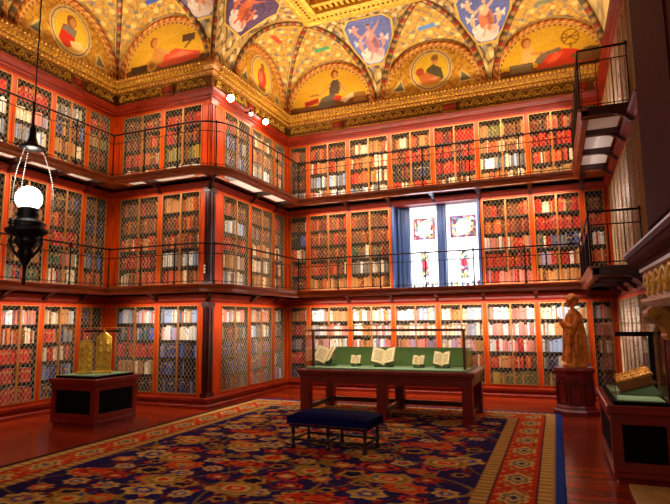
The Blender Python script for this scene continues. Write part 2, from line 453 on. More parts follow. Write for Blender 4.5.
# corner posts (left inner corner) and reeded pilaster on the projecting corner
for z0, z1 in ((.205, 1.985), (D1T, 4.235), (D2T, 6.03)):
    mb = MB(); mb.box((XL-.36, 8.52, z0), (XL+.0, YP+.36, z1)); mb.box((XL, YP-.0, z0), (XL+.22, YP+.36, z1))
    mb.box((XL, YP-.04, z0), (XL+.17, YP, z1))
    struct(mb.build(trimname(), M['case_wood']))
    mb = MB(); mb.box((XC-.17, YP+.0, z0), (XC-.10, YP+.36, z1)); mb.box((XC-.10, YP+.20, z0), (XC, YP+.43, z1))
    struct(mb.build(trimname(), M['case_wood']))
    mb = MB(); mb.box((XC-.10, YP-.01, z0), (XC+.01, YP+.20, z1))
    for k in range(2):
        mb.box((XC-.085+.05*k, YP-.028, z0+.09), (XC-.055+.05*k, YP-.01, z1-.10))
        mb.box((XC+.01, YP+.02+.09*k, z0+.09), (XC+.028, YP+.08+.09*k, z1-.10))
    mb.box((XC-.115, YP-.035, z0), (XC+.035, YP+.21, z0+.08)); mb.box((XC-.115, YP-.035, z1-.09), (XC+.035, YP+.21, z1))
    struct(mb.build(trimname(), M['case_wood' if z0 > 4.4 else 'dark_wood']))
    mb = MB(); mb.box((XC-.36, YB-.09, z0), (XC+.05, YB+.36, z1)); mb.box((XC-.02, YB-.06, z0), (XC+.06, YB, z1))
    struct(mb.build(trimname(), M['case_wood']))
    mb = MB(); mb.box((XR-.05, YB-.05, z0), (XR+.36, YB+.36, z1))
    struct(mb.build(trimname(), M['case_wood']))

# ---- upper wall, gilded frieze and dentil cornice
UPATH = [(XL, 3.4), (XL, YP), (XC, YP), (XC, YB), (XR+.22, YB), (XR+.22, 3.0)]
sweep_u = sweep(trimname(), UPATH, [(-.36, 6.235), (.0, 6.235), (.0, ZC), (-.36, ZC)], M['gold_dark']); struct(sweep_u)
cor = sweep(trimname(), UPATH, [(.0, 6.54), (.04, 6.54), (.05, 6.575), (.10, 6.60), (.10, 6.64), (.17, 6.69), (.20, 6.73), (.20, 6.775), (.16, 6.80), (.03, 6.815), (0, 6.815)], M['gold_mid']); struct(cor)
struct(sweep(trimname(), UPATH, [(.0, 6.235), (.03, 6.235), (.035, 6.265), (.0, 6.275)], M['gold']))
# dentils and carved frieze scrolls, one carved band per wall
def path_segments(path):
    for i in range(len(path)-1):
        yield Vector(path[i]), Vector(path[i+1])
for a, b in path_segments(UPATH):
    t = (b-a).normalized(); nn = Vector((t.y, -t.x)); L = (b-a).length; mb = MB()
    k = .12
    while k < L-.1:
        for (d0, d1, z0, z1, w) in ((.09, .13, 6.635, 6.695, .027),):
            p = a + t*k
            vs = []
            for z in (z0, z1):
                for (du, dd) in ((-w, d0), (w, d0), (w, d1+.05), (-w, d1+.05)):
                    q = p + t*du + nn*dd; vs.append((q.x, q.y, z))
            mb.add(vs, [(0,3,2,1),(4,5,6,7),(0,1,5,4),(1,2,6,5),(2,3,7,6),(3,0,4,7)])
        p = a+t*k+nn*.20; mb.ball((p.x, p.y, 6.752), .030, 6); q = a+t*(k+.04)+nn*.07; mb.ball((q.x, q.y, 6.588), (.026, .026, .03), 6)
        k += .085
    struct(mb.build(trimname(), M['gold']))
    # frieze: alternating shells and S-scrolls in relief
    mb = MB(); k = .22; j = 0; zc = 6.405
    while k < L-.15:
        def P3(du, dz, dd=.015):
            q = a + t*(k+du) + nn*dd; return (q.x, q.y, zc+dz)
        if j % 11 == 5:      # red cartouche with gold border
            vs = [P3(-.13, -.085, 0), P3(.13, -.085, 0), P3(.13, .085, 0), P3(-.13, .085, 0), P3(-.13, -.085, .045), P3(.13, -.085, .045), P3(.13, .085, .045), P3(-.13, .085, .045)]
            mb.add(vs, [(4,5,6,7),(0,1,5,4),(1,2,6,5),(2,3,7,6),(3,0,4,7)], 1)
            mb.tube([P3(-.14, -.095, .04), P3(.14, -.095, .04), P3(.14, .095, .04), P3(-.14, .095, .04)], .016, 5, closed=True)
            k += .34
        else:
            pts = [P3(.085*math.cos(x), .085*math.sin(x), .02) for x in np.linspace(-.6, PI+.6, 9)]
            mb.tube(pts, .015, 5)
            mb.tube([P3(-.05, -.06), P3(0, .03), P3(.05, -.06)], .016, 5)
            for q in (-.045, 0, .045): mb.ball(P3(q, .01+.03*(q == 0), .02), .022, 6)
            mb.ball(P3(.12, -.02, .018), .03, 6); mb.ball(P3(.12, -.09, .015), .017, 5); mb.ball(P3(.12, .09, .015), .017, 5)
            k += .24
        j += 1
    mb.tube([(a+t*.05+nn*.015).to_3d()+Vector((0, 0, 6.292)), (b-t*.05+nn*.015).to_3d()+Vector((0, 0, 6.292))], .012, 5)
    mb.tube([(a+t*.05+nn*.015).to_3d()+Vector((0, 0, 6.522)), (b-t*.05+nn*.015).to_3d()+Vector((0, 0, 6.522))], .012, 5)
    M.setdefault('cartouche', plain('cartouche', (170, 40, 20), .5))
    struct(mb.build(trimname(), [M['gold'], M['cartouche']], smooth=True))

# ---- vaulted ceiling
def cove(t):
    th = t*PI/2; return CD*(1-np.cos(th)), ZC + CH*np.sin(th)
def gk(t): return 1 - t**1.55
def W3(w, u, d, z):
    """arrays u,d,z on wall w -> points; d is the inset into the room"""
    (ox, oy), a = FR[w]; c, s = math.cos(a), math.sin(a)
    u = np.asarray(u, float); d = np.asarray(d, float); z = np.broadcast_to(np.asarray(z, float), u.shape)
    return np.stack([ox + u*c + d*s, oy + u*s - d*c, z], -1)
# ribs: functions u(t) on a wall
def groin_l(end): return lambda t: end + cove(t)[0]          # concave corner at the left end
def groin_r(end): return lambda t: end - cove(t)[0]          # concave corner at the right end
def convex_r(end): return lambda t: end + cove(t)[0]
def convex_l(end): return lambda t: end - cove(t)[0]
def rib(foot, apex): return lambda t: apex + (foot-apex)*gk(t)
# lunettes: wall, centre, radius, left rib, right rib, kind, seed
YLc = YP   # left wall uses u = Y
CELLS = [
    ('left', 4.82, 1.12, rib(3.66, 4.82), rib(5.98, 4.82), 'recline_c', 5),
    ('left', 7.36, 1.14, rib(6.06, YP-CD), groin_r(YP), 'medal_a', 0),
    ('front', 1.34, 1.12, groin_l(0), rib(2.44, CD), 'recline_a', 1),
    ('side', 1.98, 1.12, rib(.80, YB-YP-CD), groin_r(YB-YP), 'medal_b', 2),
    ('back', 1.19, 1.13, groin_l(0), rib(2.38, CD), 'recline_b', 3),
    ('back', 3.77, 1.14, rib(2.56, 3.77), rib(4.98, 3.77), 'medal_c', 4),
    ('back', 6.34, 1.10, rib(5.18, 6.34), rib(7.46, 6.34), 'recline_d', 6),
]
Z0L = ZC + .02
GOLDS = [(206, 158, 66), (232, 190, 96), (176, 122, 40)]
def mural_colors(kind, x, y, r):
    p = Paint(x, y, (214, 160, 40))
    rad = np.hypot(x, y)/r
    skin = (216, 150, 84); dk = (96, 62, 30)
    if kind.startswith('recline'):
        p.c[:] = (226, 172, 42)
        p.put(y > .62*r + .1*np.sin(3*x), (236, 190, 66), .5)
        p.poly([(-1.2, 0), (1.2, 0), (1.2, .24), (.5, .2), (.2, .24), (-.3, .16), (-1.2, .2)], (120, 74, 26))
        p.poly([(-1.2, 0), (1.2, 0), (1.2, .07), (-1.2, .08)], (84, 48, 20))
    if kind == 'recline_a':
        p.poly([(-.25, .18), (.0, .42), (.25, .48), (.62, .36), (.9, .30), (.86, .16), (.4, .12), (-.1, .12)], (222, 84, 52))
        p.poly([(.05, .3), (.4, .4), (.7, .3), (.4, .26)], (236, 120, 84))
        p.poly([(-.46, .2), (-.34, .56), (-.16, .62), (-.04, .42), (-.1, .2)], (206, 138, 60))
        p.ell(-.34, .72, .10, .12, (184, 92, 40)); p.ell(-.31, .70, .07, .09, skin)
        p.line(-.2, .55, .06, .42, .07, skin)
        p.rect(.42, .58, .74, .74, (92, 64, 40)); p.line(.5, .46, .68, .6, .05, (120, 84, 40))
        p.ell(-.38, .22, .15, .15, (196, 138, 46)); p.ell(-.38, .22, .08, .08, (150, 92, 30))
        p.rect(-.95, .1, -.5, .26, (76, 50, 30))
    if kind == 'recline_b':
        p.poly([(-.32, .1), (-.2, .34), (.02, .4), (.2, .36), (.16, .14), (-.1, .04)], (108, 92, 76))
        p.poly([(.02, .38), (.0, .62), (.10, .76), (.24, .76), (.34, .6), (.26, .38)], (96, 78, 62))
        p.poly([(.1, .26), (.2, .36), (.36, .3), (.3, .18)], (214, 62, 36))
        p.ell(.16, .92, .10, .12, (150, 76, 30)); p.ell(.17, .89, .06, .085, skin)
        p.line(.02, .62, -.3, .4, .06, skin); p.line(.32, .6, .46, .42, .06, skin)
        p.poly([(-.68, .3), (-.3, .36), (-.28, .24), (-.66, .16)], (176, 40, 24)); p.poly([(.3, .2), (.6, .36), (.74, .32), (.44, .12)], (232, 206, 150))
        p.line(-.52, .44, -.3, .44, .05, (170, 120, 40)); p.rect(.66, .1, .98, .34, (168, 116, 50))
    if kind == 'recline_c' or kind == 'recline_d':
        p.poly([(-.3, .12), (-.2, .34), (.0, .46), (.3, .50), (.55, .44), (.8, .28), (.9, .12)], (216, 58, 26))
        p.poly([(.4, .3), (.8, .46), (1.1, .40), (1.1, .14), (.6, .14)], (126, 84, 40)); p.poly([(-.1, .2), (.1, .42), (.3, .42), (.1, .2)], (236, 90, 48))
        p.poly([(-.62, .3), (-.56, .62), (-.4, .66), (-.28, .5), (-.3, .28)], (228, 178, 96))
        p.ell(-.48, .78, .11, .13, (176, 96, 36)); p.ell(-.45, .75, .075, .10, skin)
        p.line(-.36, .5, .14, .46, .07, (206, 140, 66)); p.line(-.1, .44, .2, .5, .09, (126, 104, 76))
        p.poly([(-.34, .3), (-.16, .48), (.0, .44), (-.2, .2)], (120, 100, 74))
        p.rect(-.86, .1, -.36, .3, (112, 94, 68)); p.rect(-.82, .13, -.4, .27, (140, 116, 80))
        p.ring(.44, .74, .16, .19, (150, 96, 24)); p.line(.28, .74, .6, .74, .03, (150, 96, 24)); p.line(.3, .64, .58, .84, .03, (150, 96, 24)); p.line(.32, .84, .56, .64, .03, (150, 96, 24)); p.line(.44, .5, .44, .6, .04, (150, 96, 24))
    if kind.startswith('medal'):
        p.c[:] = (206, 148, 44); p.vines(16, (150, 92, 24), .6, .6); p.blobs(22, (226, 182, 84), .55, .6)
        for sx in (-1, 1):
            p.poly([(sx*.62, .12), (sx*.98, .14), (sx*.70, .46)], (226, 190, 110)); p.poly([(sx*.66, .16), (sx*.90, .17), (sx*.71, .39)], (112, 112, 84))
        cy = .55; p.ring(0, cy, 0, .50, (222, 196, 136)); p.ring(0, cy, .44, .47, (150, 108, 50)); p.ring(0, cy, 0, .40, (226, 178, 44)); p.ring(0, cy, 0, .37, (238, 192, 52))
        inside = np.hypot(x, y-cy) < .38; keep = p.c.copy()
        if kind == 'medal_a':
            p.poly([(-.28, .3), (-.2, .62), (.06, .66), (.12, .3), (-.1, .16)], (206, 48, 26)); p.poly([(-.24, .52), (-.1, .66), (.14, .62), (.1, .46)], (134, 124, 110))
            p.ell(.0, .76, .11, .13, (158, 82, 34)); p.ell(.03, .74, .07, .09, skin); p.poly([(-.02, .34), (.26, .44), (.34, .28), (.08, .18)], (232, 200, 122))
        elif kind == 'medal_b':
            p.ell(.0, .5, .2, .24, (204, 66, 40)); p.ell(.02, .78, .09, .11, (170, 96, 44)); p.poly([(-.2, .3), (.2, .3), (.12, .2), (-.12, .2)], (150, 80, 40)); p.ell(-.06, .52, .1, .14, (226, 120, 80))
        else:
            p.poly([(-.12, .3), (-.1, .58), (.06, .68), (.24, .56), (.30, .3), (.1, .2)], (92, 84, 52)); p.ell(.1, .78, .085, .11, skin); p.ell(.1, .83, .085, .07, (150, 104, 50))
            p.poly([(-.34, .5), (-.12, .52), (.24, .3), (.1, .2), (-.2, .22)], (204, 112, 54)); p.ell(-.26, .54, .1, .1, (186, 80, 40)); p.poly([(-.1, .34), (.2, .36), (.1, .28)], (226, 150, 90))
        p.c[~inside] = keep[~inside]
    p.put(rad > .93, (176, 92, 40)); p.put((rad > .965), (226, 184, 96))
    p.put((rad > .93) & (rad < .965) & (np.sin(60*np.arctan2(y, x)+0) > .2), (232, 190, 100))
    p.put(y < .035, (168, 100, 36))
    p.jitter(7); return p.c
MURAL_LABEL = {
    'medal_a': 'lunette mural with roundel of a red robed reader, left wall beside inner corner',
    'recline_a': 'lunette mural of figure reclining in coral drapery, above block facing the camera',
    'medal_b': 'narrow looking lunette mural with oval red figure above the two spotlights',
    'recline_b': 'lunette mural of seated woman in grey dress holding a red book',
    'medal_c': 'lunette mural with round portrait of dark robed man above the stained glass',
    'recline_d': 'lunette mural of figure reclining in scarlet drapery beside an armillary globe',
    'recline_c': 'lunette mural of figure in scarlet drapery, further along left wall from the roundel',
}
RIBS = []; seen_rib = set()
NT = 26
for (w, uc, r, rl, rr, kind, seed) in CELLS:
    # mural: half disc on the wall
    nA, nR = 150, 56
    A, Q = np.meshgrid(np.linspace(0, PI, nA), np.linspace(0, 1, nR), indexing='ij')
    x = -np.cos(A)*Q*r; y = np.sin(A)*Q*r
    P = W3(w, uc+x, np.full_like(x, .012), Z0L+y)
    o = grid_mesh('mural', P, mural_colors(kind, x/r*1.14, y/r*1.14, 1.14), M['paint']); tag(o, MURAL_LABEL[kind], 'mural', 'lunette murals')
    # arch moulding round it (carved rope of red and gold)
    nn2, ns = 120, 8
    a = np.linspace(0, PI, nn2)[:, None]; b = np.linspace(0, 2*PI, ns+1)[None, :]
    rr2 = r+.045+.05*np.cos(b); x = -np.cos(a)*rr2; y = np.sin(a)*rr2; dd = .02+.05*np.sin(b)+0*a
    colr = np.where((np.sin(a*46+b*1.5) > 0)[..., None], np.array((214, 148, 66)), np.array((150, 66, 30)))+0.0
    o = grid_mesh(trimname(), W3(w, uc+x, dd, Z0L+y), colr, M['paint_gilt']); struct(o)
    # vault cell between the arch and its ribs
    ns = 150; nv = 70
    s = np.linspace(0, 1, ns); ra = r+.09
    ax = uc - ra*np.cos(PI*s); az = Z0L + ra*np.sin(PI*s)
    tt = np.where(s < .5, 2*s, 2*(1-s)); d, z = cove(tt); bu = np.where(s < .5, rl(tt), rr(tt))
    v = np.linspace(0, 1, nv)[None, :]
    U = ax[:, None]*(1-v)+bu[:, None]*v; Dp = (d[:, None])*(v**1.15); Z = az[:, None]*(1-v)+z[:, None]*v
    Z = Z + .05*np.sin(PI*v)*(tt[:, None])
    lx = (U-uc); ly = Z-Z0L
    py = ly+.8*Dp; p = Paint(lx, py, (204, 156, 58)); p.vines(12, (136, 124, 104), .5, .8, seed); p.vines(17, (176, 108, 30), .4, .7, seed+2); p.blobs(15, (234, 200, 116), .6, .8, seed)
    p.blobs(11, (104, 104, 120), .84, .7, seed+1)
    vv = np.broadcast_to(v, lx.shape)
    pl = {0: (60, 90, 150), 1: (56, 86, 170), 2: (206, 66, 40), 3: (74, 148, 92), 4: (84, 128, 190), 5: (74, 148, 92), 6: (120, 120, 90)}[seed]
    cx = (bu[ns//2]-uc)*.45; p.put((np.abs(lx-cx) < .2) & (np.abs(py-1.72-.1*(lx-cx)) < .06), pl)
    p.put(vv > .93, (222, 196, 132)); p.put(vv < .06, (226, 200, 140)); p.jitter(6)
    o = grid_mesh('ceiling', W3(w, U, Dp, Z), p.c, M['paint']); struct(o)
    for f in (rl, rr): RIBS.append((w, f))
# pendentives: between neighbouring ribs
def pendentive(w, fl_, fr_, pale=True):
    t = np.linspace(0, 1, 80)[:, None]; s = np.linspace(0, 1, 80)[None, :]
    a = fl_(t); b = fr_(t); U = a*(1-s)+b*s; d, z = cove(t); d = d+0*s; z = z+0*s
    arc = t*1.6+0*s
    cu = (a+b)/2; lx = U-cu
    p = Paint(lx, arc, (196, 158, 88)); p.vines(14, (92, 70, 50), .6, .85); p.blobs(20, (236, 214, 160), .5, .8); p.blobs(9, (120, 110, 120), .8, .6, 2)
    e = np.minimum(s, 1-s)*(b-a)
    p.put(e < .035, (216, 180, 104)); p.jitter(6)
    struct(grid_mesh('ceiling', W3(w, U, d, z), p.c, M['paint']))
GR = YB-YP
pendentive('left', rib(5.98, 4.82), rib(6.06, YP-CD))
pendentive('front', rib(2.44, CD), convex_r(XC-XL))
pendentive('side', convex_l(0), rib(.80, GR-CD))
pendentive('back', rib(2.38, CD), rib(2.56, 3.77))
pendentive('back', rib(4.98, 3.77), rib(5.18, 6.34))
pendentive('back', rib(7.46, 6.34), groin_r(7.49))
RIBS.append(('side', convex_l(0)))
# the right wall's cove (mostly out of view)
t = np.linspace(0, 1, 24)[:, None]; yy = np.linspace(0, 1, 40)[None, :]
d, z = cove(t); ystart = YB - d; Y = ystart*(1-yy)+3.0*yy
p = Paint(Y, z+0*Y, (206, 178, 110)); p.vines(11, (130, 110, 90), .5, .7); p.jitter(6)
struct(grid_mesh('ceiling', np.stack([XR+.22-d+0*Y, Y, z+0*Y], -1), p.c, M['paint']))
# carved ribs
for (w, f) in RIBS:
    t = np.linspace(0, 1, 60); d, z = cove(t); u = f(t)
    C3 = W3(w, u, d, z)
    tan = np.gradient(C3, axis=0); tan /= np.linalg.norm(tan, axis=1)[:, None]
    th = t*PI/2
    N0 = W3(w, u, d+np.cos(th), z-np.sin(th)) - C3
    key = tuple(np.round(C3[30], 2))
    if key in seen_rib: continue
    seen_rib.add(key)
    S0 = np.cross(tan, N0); S0 /= np.linalg.norm(S0, axis=1)[:, None]
    ang = np.linspace(-PI/2, PI/2, 7)
    P = C3[:, None, :] + S0[:, None, :]*(.075*np.sin(ang))[None, :, None] + N0[:, None, :]*(-.01+.05*np.cos(ang))[None, :, None]
    L = np.cumsum(np.r_[0, np.linalg.norm(np.diff(C3, axis=0), axis=1)])[:, None]
    g = np.broadcast_to(np.abs(ang)[None, :], P.shape[:2])
    c = np.empty(P.shape); c[:] = (86, 66, 44)
    c[(np.sin(L*34) > .1) & (g < 1.0)] = (170, 128, 70); c[(np.sin(L*17) > .75) & (g < 1.2)] = (150, 52, 30)
    c[g > 1.2] = (226, 190, 110)
    struct(grid_mesh(trimname(), P, c, M['paint_gilt']))
# ceiling paintings in the pendentives
def ceiling_painting(w, cu, label, tones, fr_halves=None, shift=None):
    ts = np.array([.36, .5, .62, .80, .90]); hs = np.array(fr_halves or [.18, .40, .52, .56, .40])
    def patch(grow, lift, n=44):
        t = np.linspace(.36-.02*grow/.05, .90+.02*grow/.05, n)[:, None]; h = np.interp(t, ts, hs)+grow
        s = np.linspace(-1, 1, n)[None, :]; off = shift(t) if shift else 0
        U = cu+off+h*s; th = t*PI/2; d, z = cove(t); d = d + lift*np.cos(th); z = z - lift*np.sin(th)
        return t+0*s, h*s, W3(w, U, d+0*s, z+0*s)
    t, x, P = patch(0, .03); y = (t-.36)*1.7
    p = Paint(x, y, tones[0]); p.blobs(9, tones[1], .2, .5, 1.0); p.ell(0, .12, .26, .12, (226, 206, 196)); p.ell(-.12, .2, .18, .08, (236, 220, 210)); p.ell(.16, .18, .12, .07, (214, 180, 176))
    sk = tones[2]; dr = tones[3]; lt = tuple(min(255, v*1.12+12) for v in sk)
    p.poly([(-.10, .22), (-.14, .42), (-.06, .60), (.05, .62), (.13, .50), (.20, .30), (.10, .16)], dr)      # drapery
    p.poly([(-.10, .44), (-.08, .60), (.05, .63), (.10, .50), (.04, .40)], sk); p.ell(.01, .70, .045, .06, sk); p.ell(.01, .74, .05, .03, (120, 70, 40))
    p.line(-.07, .57, -.20, .48, .045, sk); p.line(-.20, .48, -.30, .58, .035, sk); p.line(.07, .57, .20, .66, .045, sk); p.line(.20, .66, .28, .76, .03, sk)
    p.line(.02, .24, -.06, .10, .06, sk); p.line(.12, .24, .20, .12, .055, sk)
    for (hx, hy, q) in ((-.27, .34, 1), (.30, .36, -1), (-.34, .64, 1)):                                     # small attendant figures
        p.ell(hx, hy, .055, .085, sk, .3*q); p.ell(hx+.02*q, hy+.11, .033, .038, lt); p.line(hx, hy-.05, hx+.07*q, hy-.13, .035, sk); p.line(hx, hy+.04, hx+.10*q, hy+.05, .03, lt)
        p.poly([(hx-.03*q, hy+.06), (hx-.14*q, hy+.12), (hx-.11*q, hy-.02)], (226, 214, 206))
    p.poly([(.02, .40), (.10, .48), (.17, .32), (.12, .2)], tuple(v*.78 for v in dr)); p.ell(-.04, .54, .03, .05, lt)
    p.jitter(8)
    o = grid_mesh('ceiling_painting', P, p.c, M['paint']); tag(o, label, 'painting', 'ceiling paintings between the lunettes')
    t2, x2, P2 = patch(.05, .018, 30); c = np.empty(P2.shape); c[:] = (232, 186, 84)
    f = grid_mesh('frame', P2, c, M['paint_gilt'], parent=o)
ceiling_painting('back', 2.47, 'octagonal ceiling painting of pink figure on white cloud, left of the middle lunette', ((104, 112, 176), (120, 134, 196), (216, 150, 140), (190, 130, 140)))
ceiling_painting('back', 5.08, 'octagonal ceiling painting of figures on blue, right of the middle lunette', ((96, 104, 168), (112, 124, 186), (222, 176, 140), (210, 120, 84)))
ceiling_painting('side', 0, 'violet ceiling painting with orange figures, on the spotlight side of projecting corner', ((92, 66, 104), (112, 82, 120), (222, 110, 66), (206, 96, 56)), [.28, .50, .64, .78, .60], lambda t: (rib(.80, GR-CD)(t)+convex_l(0)(t))/2)
ceiling_painting('front', 0, 'violet ceiling painting with pale figures, on the block front by projecting corner', ((104, 92, 140), (120, 108, 160), (222, 176, 140), (206, 130, 100)), [.28, .46, .58, .70, .56], lambda t: (rib(2.44, CD)(t)+convex_r(XC-XL)(t))/2)
# flat ceiling: gilded border and coffer
CPATH = [(XL+CD, 2.6), (XL+CD, YP-CD), (XC+CD, YP-CD), (XC+CD, YB-CD), (XR+.22-CD, YB-CD), (XR+.22-CD, 2.6)]
ZT = ZC+CH
struct(sweep(trimname(), CPATH, [(-.03, ZT+.02), (-.03, ZT-.03), (.05, ZT-.06), (.10, ZT-.03), (.30, ZT-.02), (.34, ZT-.07), (.42, ZT-.05), (.44, ZT+.12), (-.03, ZT+.12)], M['gold']))
mb = MB()
for a, b in path_segments(offset_path(CPATH, .2)):
    t_ = (b-a).normalized(); L = (b-a).length; k = .08
    while k < L-.05:
        q = a+t_*k; mb.ball((q.x, q.y, ZT-.03), (.03, .03, .02), 6); k += .11
struct(mb.build(trimname(), M['gold_dark'], smooth=True))
X, Y = np.meshgrid(np.linspace(XL, XR+.5, 120), np.linspace(2.6, YB, 120), indexing='ij')
p = Paint(X, Y, (206, 138, 46)); p.put(np.sin(X*26) > .3, (226, 168, 76)); p.put((np.sin(X*26) < -.6) & (np.sin(Y*5) > 0), (196, 84, 36)); p.put(np.sin(Y*6.5) > .93, (150, 90, 36)); p.jitter(6)
struct(grid_mesh('ceiling', np.stack([X, Y, np.full_like(X, ZT+.10)], -1), p.c, M['paint_gilt']))
# ribs of the coffer
mb = MB()
c0 = offset_path(CPATH, .44)
for (x0, x1, y) in ((c0[3].x, c0[4].x, c0[3].y-.25), (c0[3].x, c0[4].x, c0[3].y-.6)):
    mb.box((x0, y-.05, ZT-.02), (x1, y+.05, ZT+.1))
k = c0[3].x+.1
while k < c0[4].x:
    mb.box((k, c0[3].y-.22, ZT+.0), (k+.06, c0[3].y-.02, ZT+.09)); k += .13
struct(mb.build(trimname(), M['gold']))

# ---- window with stained glass in the back wall
UW0, UW1 = 2.74, 4.72; ZW0, ZW1 = D1T, D2B
mb = MB(); yb = YB+.40
x0, x1 = XC+UW0, XC+UW1; xm = (x0+x1)/2+.09
mb.box((x0, YB-.02, ZW0), (x0+.05, yb, ZW1)); mb.box((x1-.05, YB-.02, ZW0), (x1, yb, ZW1))
mb.box((x0, YB+.0, ZW1-.05), (x1, yb, ZW1)); mb.box((x0, YB, ZW0), (x1, yb, ZW0+.04))
win = struct(mb.build('window_1', M['window_frame']))
mb = MB(); mb.box((xm-.09, yb-.14, ZW0+.04), (xm+.09, yb+.02, ZW1-.05)); mb.tube([(xm, yb-.15, ZW0+.04), (xm, yb-.15, ZW1-.05)], .04, 8)
mb.build('mullion', M['window_frame'], win)
mb = MB()
for k in range(3): mb.tube([(x0+.10+.09*k, yb-.16+.05*k, ZW0+.04), (x0+.10+.09*k, yb-.16+.05*k, ZW1-.05)], .032, 8)
mb.box((x0+.05, yb-.10, ZW0+.04), (x0+.32, yb-.02, ZW1-.05))
mb.build('jamb_shafts', M['window_frame'], win)
def stained(xa, xb, seed):
    nx, nz = 70, 180; h = ZW1-.05-ZW0-.04; w = xb-xa
    Xg, Zg = np.meshgrid(np.linspace(0, 1, nx), np.linspace(0, 1, nz), indexing='ij')
    p = Paint(Xg, Zg, (236, 242, 252))
    p.put((np.abs((Xg*4) % 1-.5) > .47) | (np.abs((Zg*9) % 1-.5) > .48), (196, 212, 236))
    pr = np.random.default_rng(seed); pal = [(96, 40, 64), (170, 150, 90), (70, 104, 88), (96, 130, 170), (228, 234, 232), (226, 232, 236), (120, 60, 74), (60, 62, 76), (186, 176, 120), (110, 120, 130)]
    def mosaic(xa_, xb_, za, zb, kx, kz):
        ix = np.floor((Xg-xa_)/(xb_-xa_)*kx + .25*np.sin(Zg*40)).astype(int); iz = np.floor((Zg-za)/(zb-za)*kz+.25*np.sin(Xg*30)).astype(int)
        tab = pr.integers(0, len(pal), (64, 64)); c = np.array(pal)[tab[ix % 64, iz % 64]]
        mk = (Xg > xa_) & (Xg < xb_) & (Zg > za) & (Zg < zb); p.c[mk] = c[mk]
    mosaic(.12, .90, .575, .835, 9, 8)
    bd = (Xg > .12) & (Xg < .90) & (Zg > .575) & (Zg < .835) & ~((Xg > .20) & (Xg < .82) & (Zg > .60) & (Zg < .81)); p.c[bd] = p.c[bd]*.45+np.array((110, 40, 90))*.5
    mk = (np.hypot((Xg-.51)*1.0, (Zg-.70)*2.4) < .22); p.c[mk] = p.c[mk]*.4+np.array((240, 244, 240))*.6
    mosaic(.36, .66, .10, .42, 4, 11); p.ell(.5, .28, .1, .05, (190, 60, 76))
    bd = (Xg > .36) & (Xg < .66) & (Zg > .10) & (Zg < .42) & ~((Xg > .41) & (Xg < .61)); p.c[bd] = (150, 150, 170)
    mosaic(.02, .98, .0, .07, 14, 2); mk = (Zg < .07) & (np.sin(Xg*40) > 0); p.c[mk] = (232, 238, 246)
    for e in ((Xg < .015) | (Xg > .985) | (Zg < .006) | (Zg > .994),): p.put(e, (60, 70, 96))
    P = np.stack([xa+Xg*w, np.full_like(Xg, yb-.02), ZW0+.04+Zg*h], -1)
    return grid_mesh('stained_pane', P, p.c, M['stained'], parent=win)
stained(x0+.32, xm-.09, 3); stained(xm+.09, x1-.05, 8)
mb = MB(); mb.box((x0, yb+.03, ZW0), (x1, yb+.06, ZW1)); mb.build('outer_sash', M['window_frame'], win)

# ================================================================== BOOKCASES
def lattice_mesh(w, h, dx=.088, dz=.122, r=.0029):
    mb = MB()
    nk = int(w/dx+h/dz)+3
    for sg in (1, -1):
        for k in range(-nk, nk):
            # line x/dx + sg*z/dz = k+.5
            pts = []
            for x in (0, w):
                z = sg*dz*((k+.5)-x/dx)
                if -1e-9 <= z <= h+1e-9: pts.append((x, z))
            for z in (0, h):
                x = dx*((k+.5)-sg*z/dz)
                if 1e-6 < x < w-1e-6: pts.append((x, z))
            if len(pts) >= 2:
                pts.sort(); a, b = pts[0], pts[-1]
                if math.hypot(a[0]-b[0], a[1]-b[1]) > .02:
                    mb.tube([(a[0], -.002*sg, a[1]), (b[0], -.002*sg, b[1])], r, 3, caps=False)
    return mb.mesh('lattice', M['brass_wire'])
def frame_mesh(w, h, e=.014):
    mb = MB()
    mb.box((0, -.014, 0), (e, .012, h)); mb.box((w-e, -.014, 0), (w, .012, h)); mb.box((e, -.012, 0), (w-e, .010, e)); mb.box((e, -.012, h-e), (w-e, .010, h))
    return mb.mesh('door', M['door_brass'])
MESHES = {}
def cached(kind, fn, *k):
    key = (kind,)+tuple(round(x, 3) for x in k)
    if key not in MESHES: MESHES[key] = fn(*k)
    return MESHES[key]
FS = .042    # face-frame stile
def carcass_mesh(w, h):
    mb = MB(); d = .33
    mb.box((0, .02, 0), (.02, d, h), 1); mb.box((w-.02, .02, 0), (w, d, h), 1); mb.box((.02, d-.02, 0), (w-.02, d, h), 1)
    mb.box((.02, .02, 0), (w-.02, d-.02, .02), 1); mb.box((.02, .02, h-.02), (w-.02, d-.02, h), 1)
    mb.box((0, 0, 0), (FS, .02, h)); mb.box((w-FS, 0, 0), (w, .02, h)); mb.box((FS, 0, 0), (w-FS, .02, .05)); mb.box((FS, 0, h-.05), (w-FS, .02, h))
    return mb.mesh('carcass', [M['case_wood'], M['case_inside']])
def shelf_mesh(w):
    return MB().box((.02, .06, 0), (w-.02, .31, .02)).mesh('shelf', M['case_inside'])
TIERS = {1: (.205, 1.985, 5), 2: (D1T, 4.235, 5), 3: (D2T, 6.03, 4)}
BAYS = {
    'left': [(5.42, 6.25), (6.25, 7.07), (7.07, 7.89), (7.89, 8.52)],
    'front': [(.22, 1.31), (1.31, 2.33)],
    'side': [(.43, 1.52), (1.52, 2.58), (2.58, 3.18)],
    'back': [(.07, .60), (.60, 1.67), (1.67, 2.72), (2.72, 3.74), (3.74, 4.74), (4.74, 5.79), (5.79, 6.77), (6.77, 7.21)],
    'right': [(.06, 1.05), (1.05, 2.06), (2.06, 3.07), (3.07, 3.98), (3.98, 4.76)],
}
ORD = ['first', 'second', 'third', 'fourth', 'fifth', 'sixth', 'seventh', 'eighth']
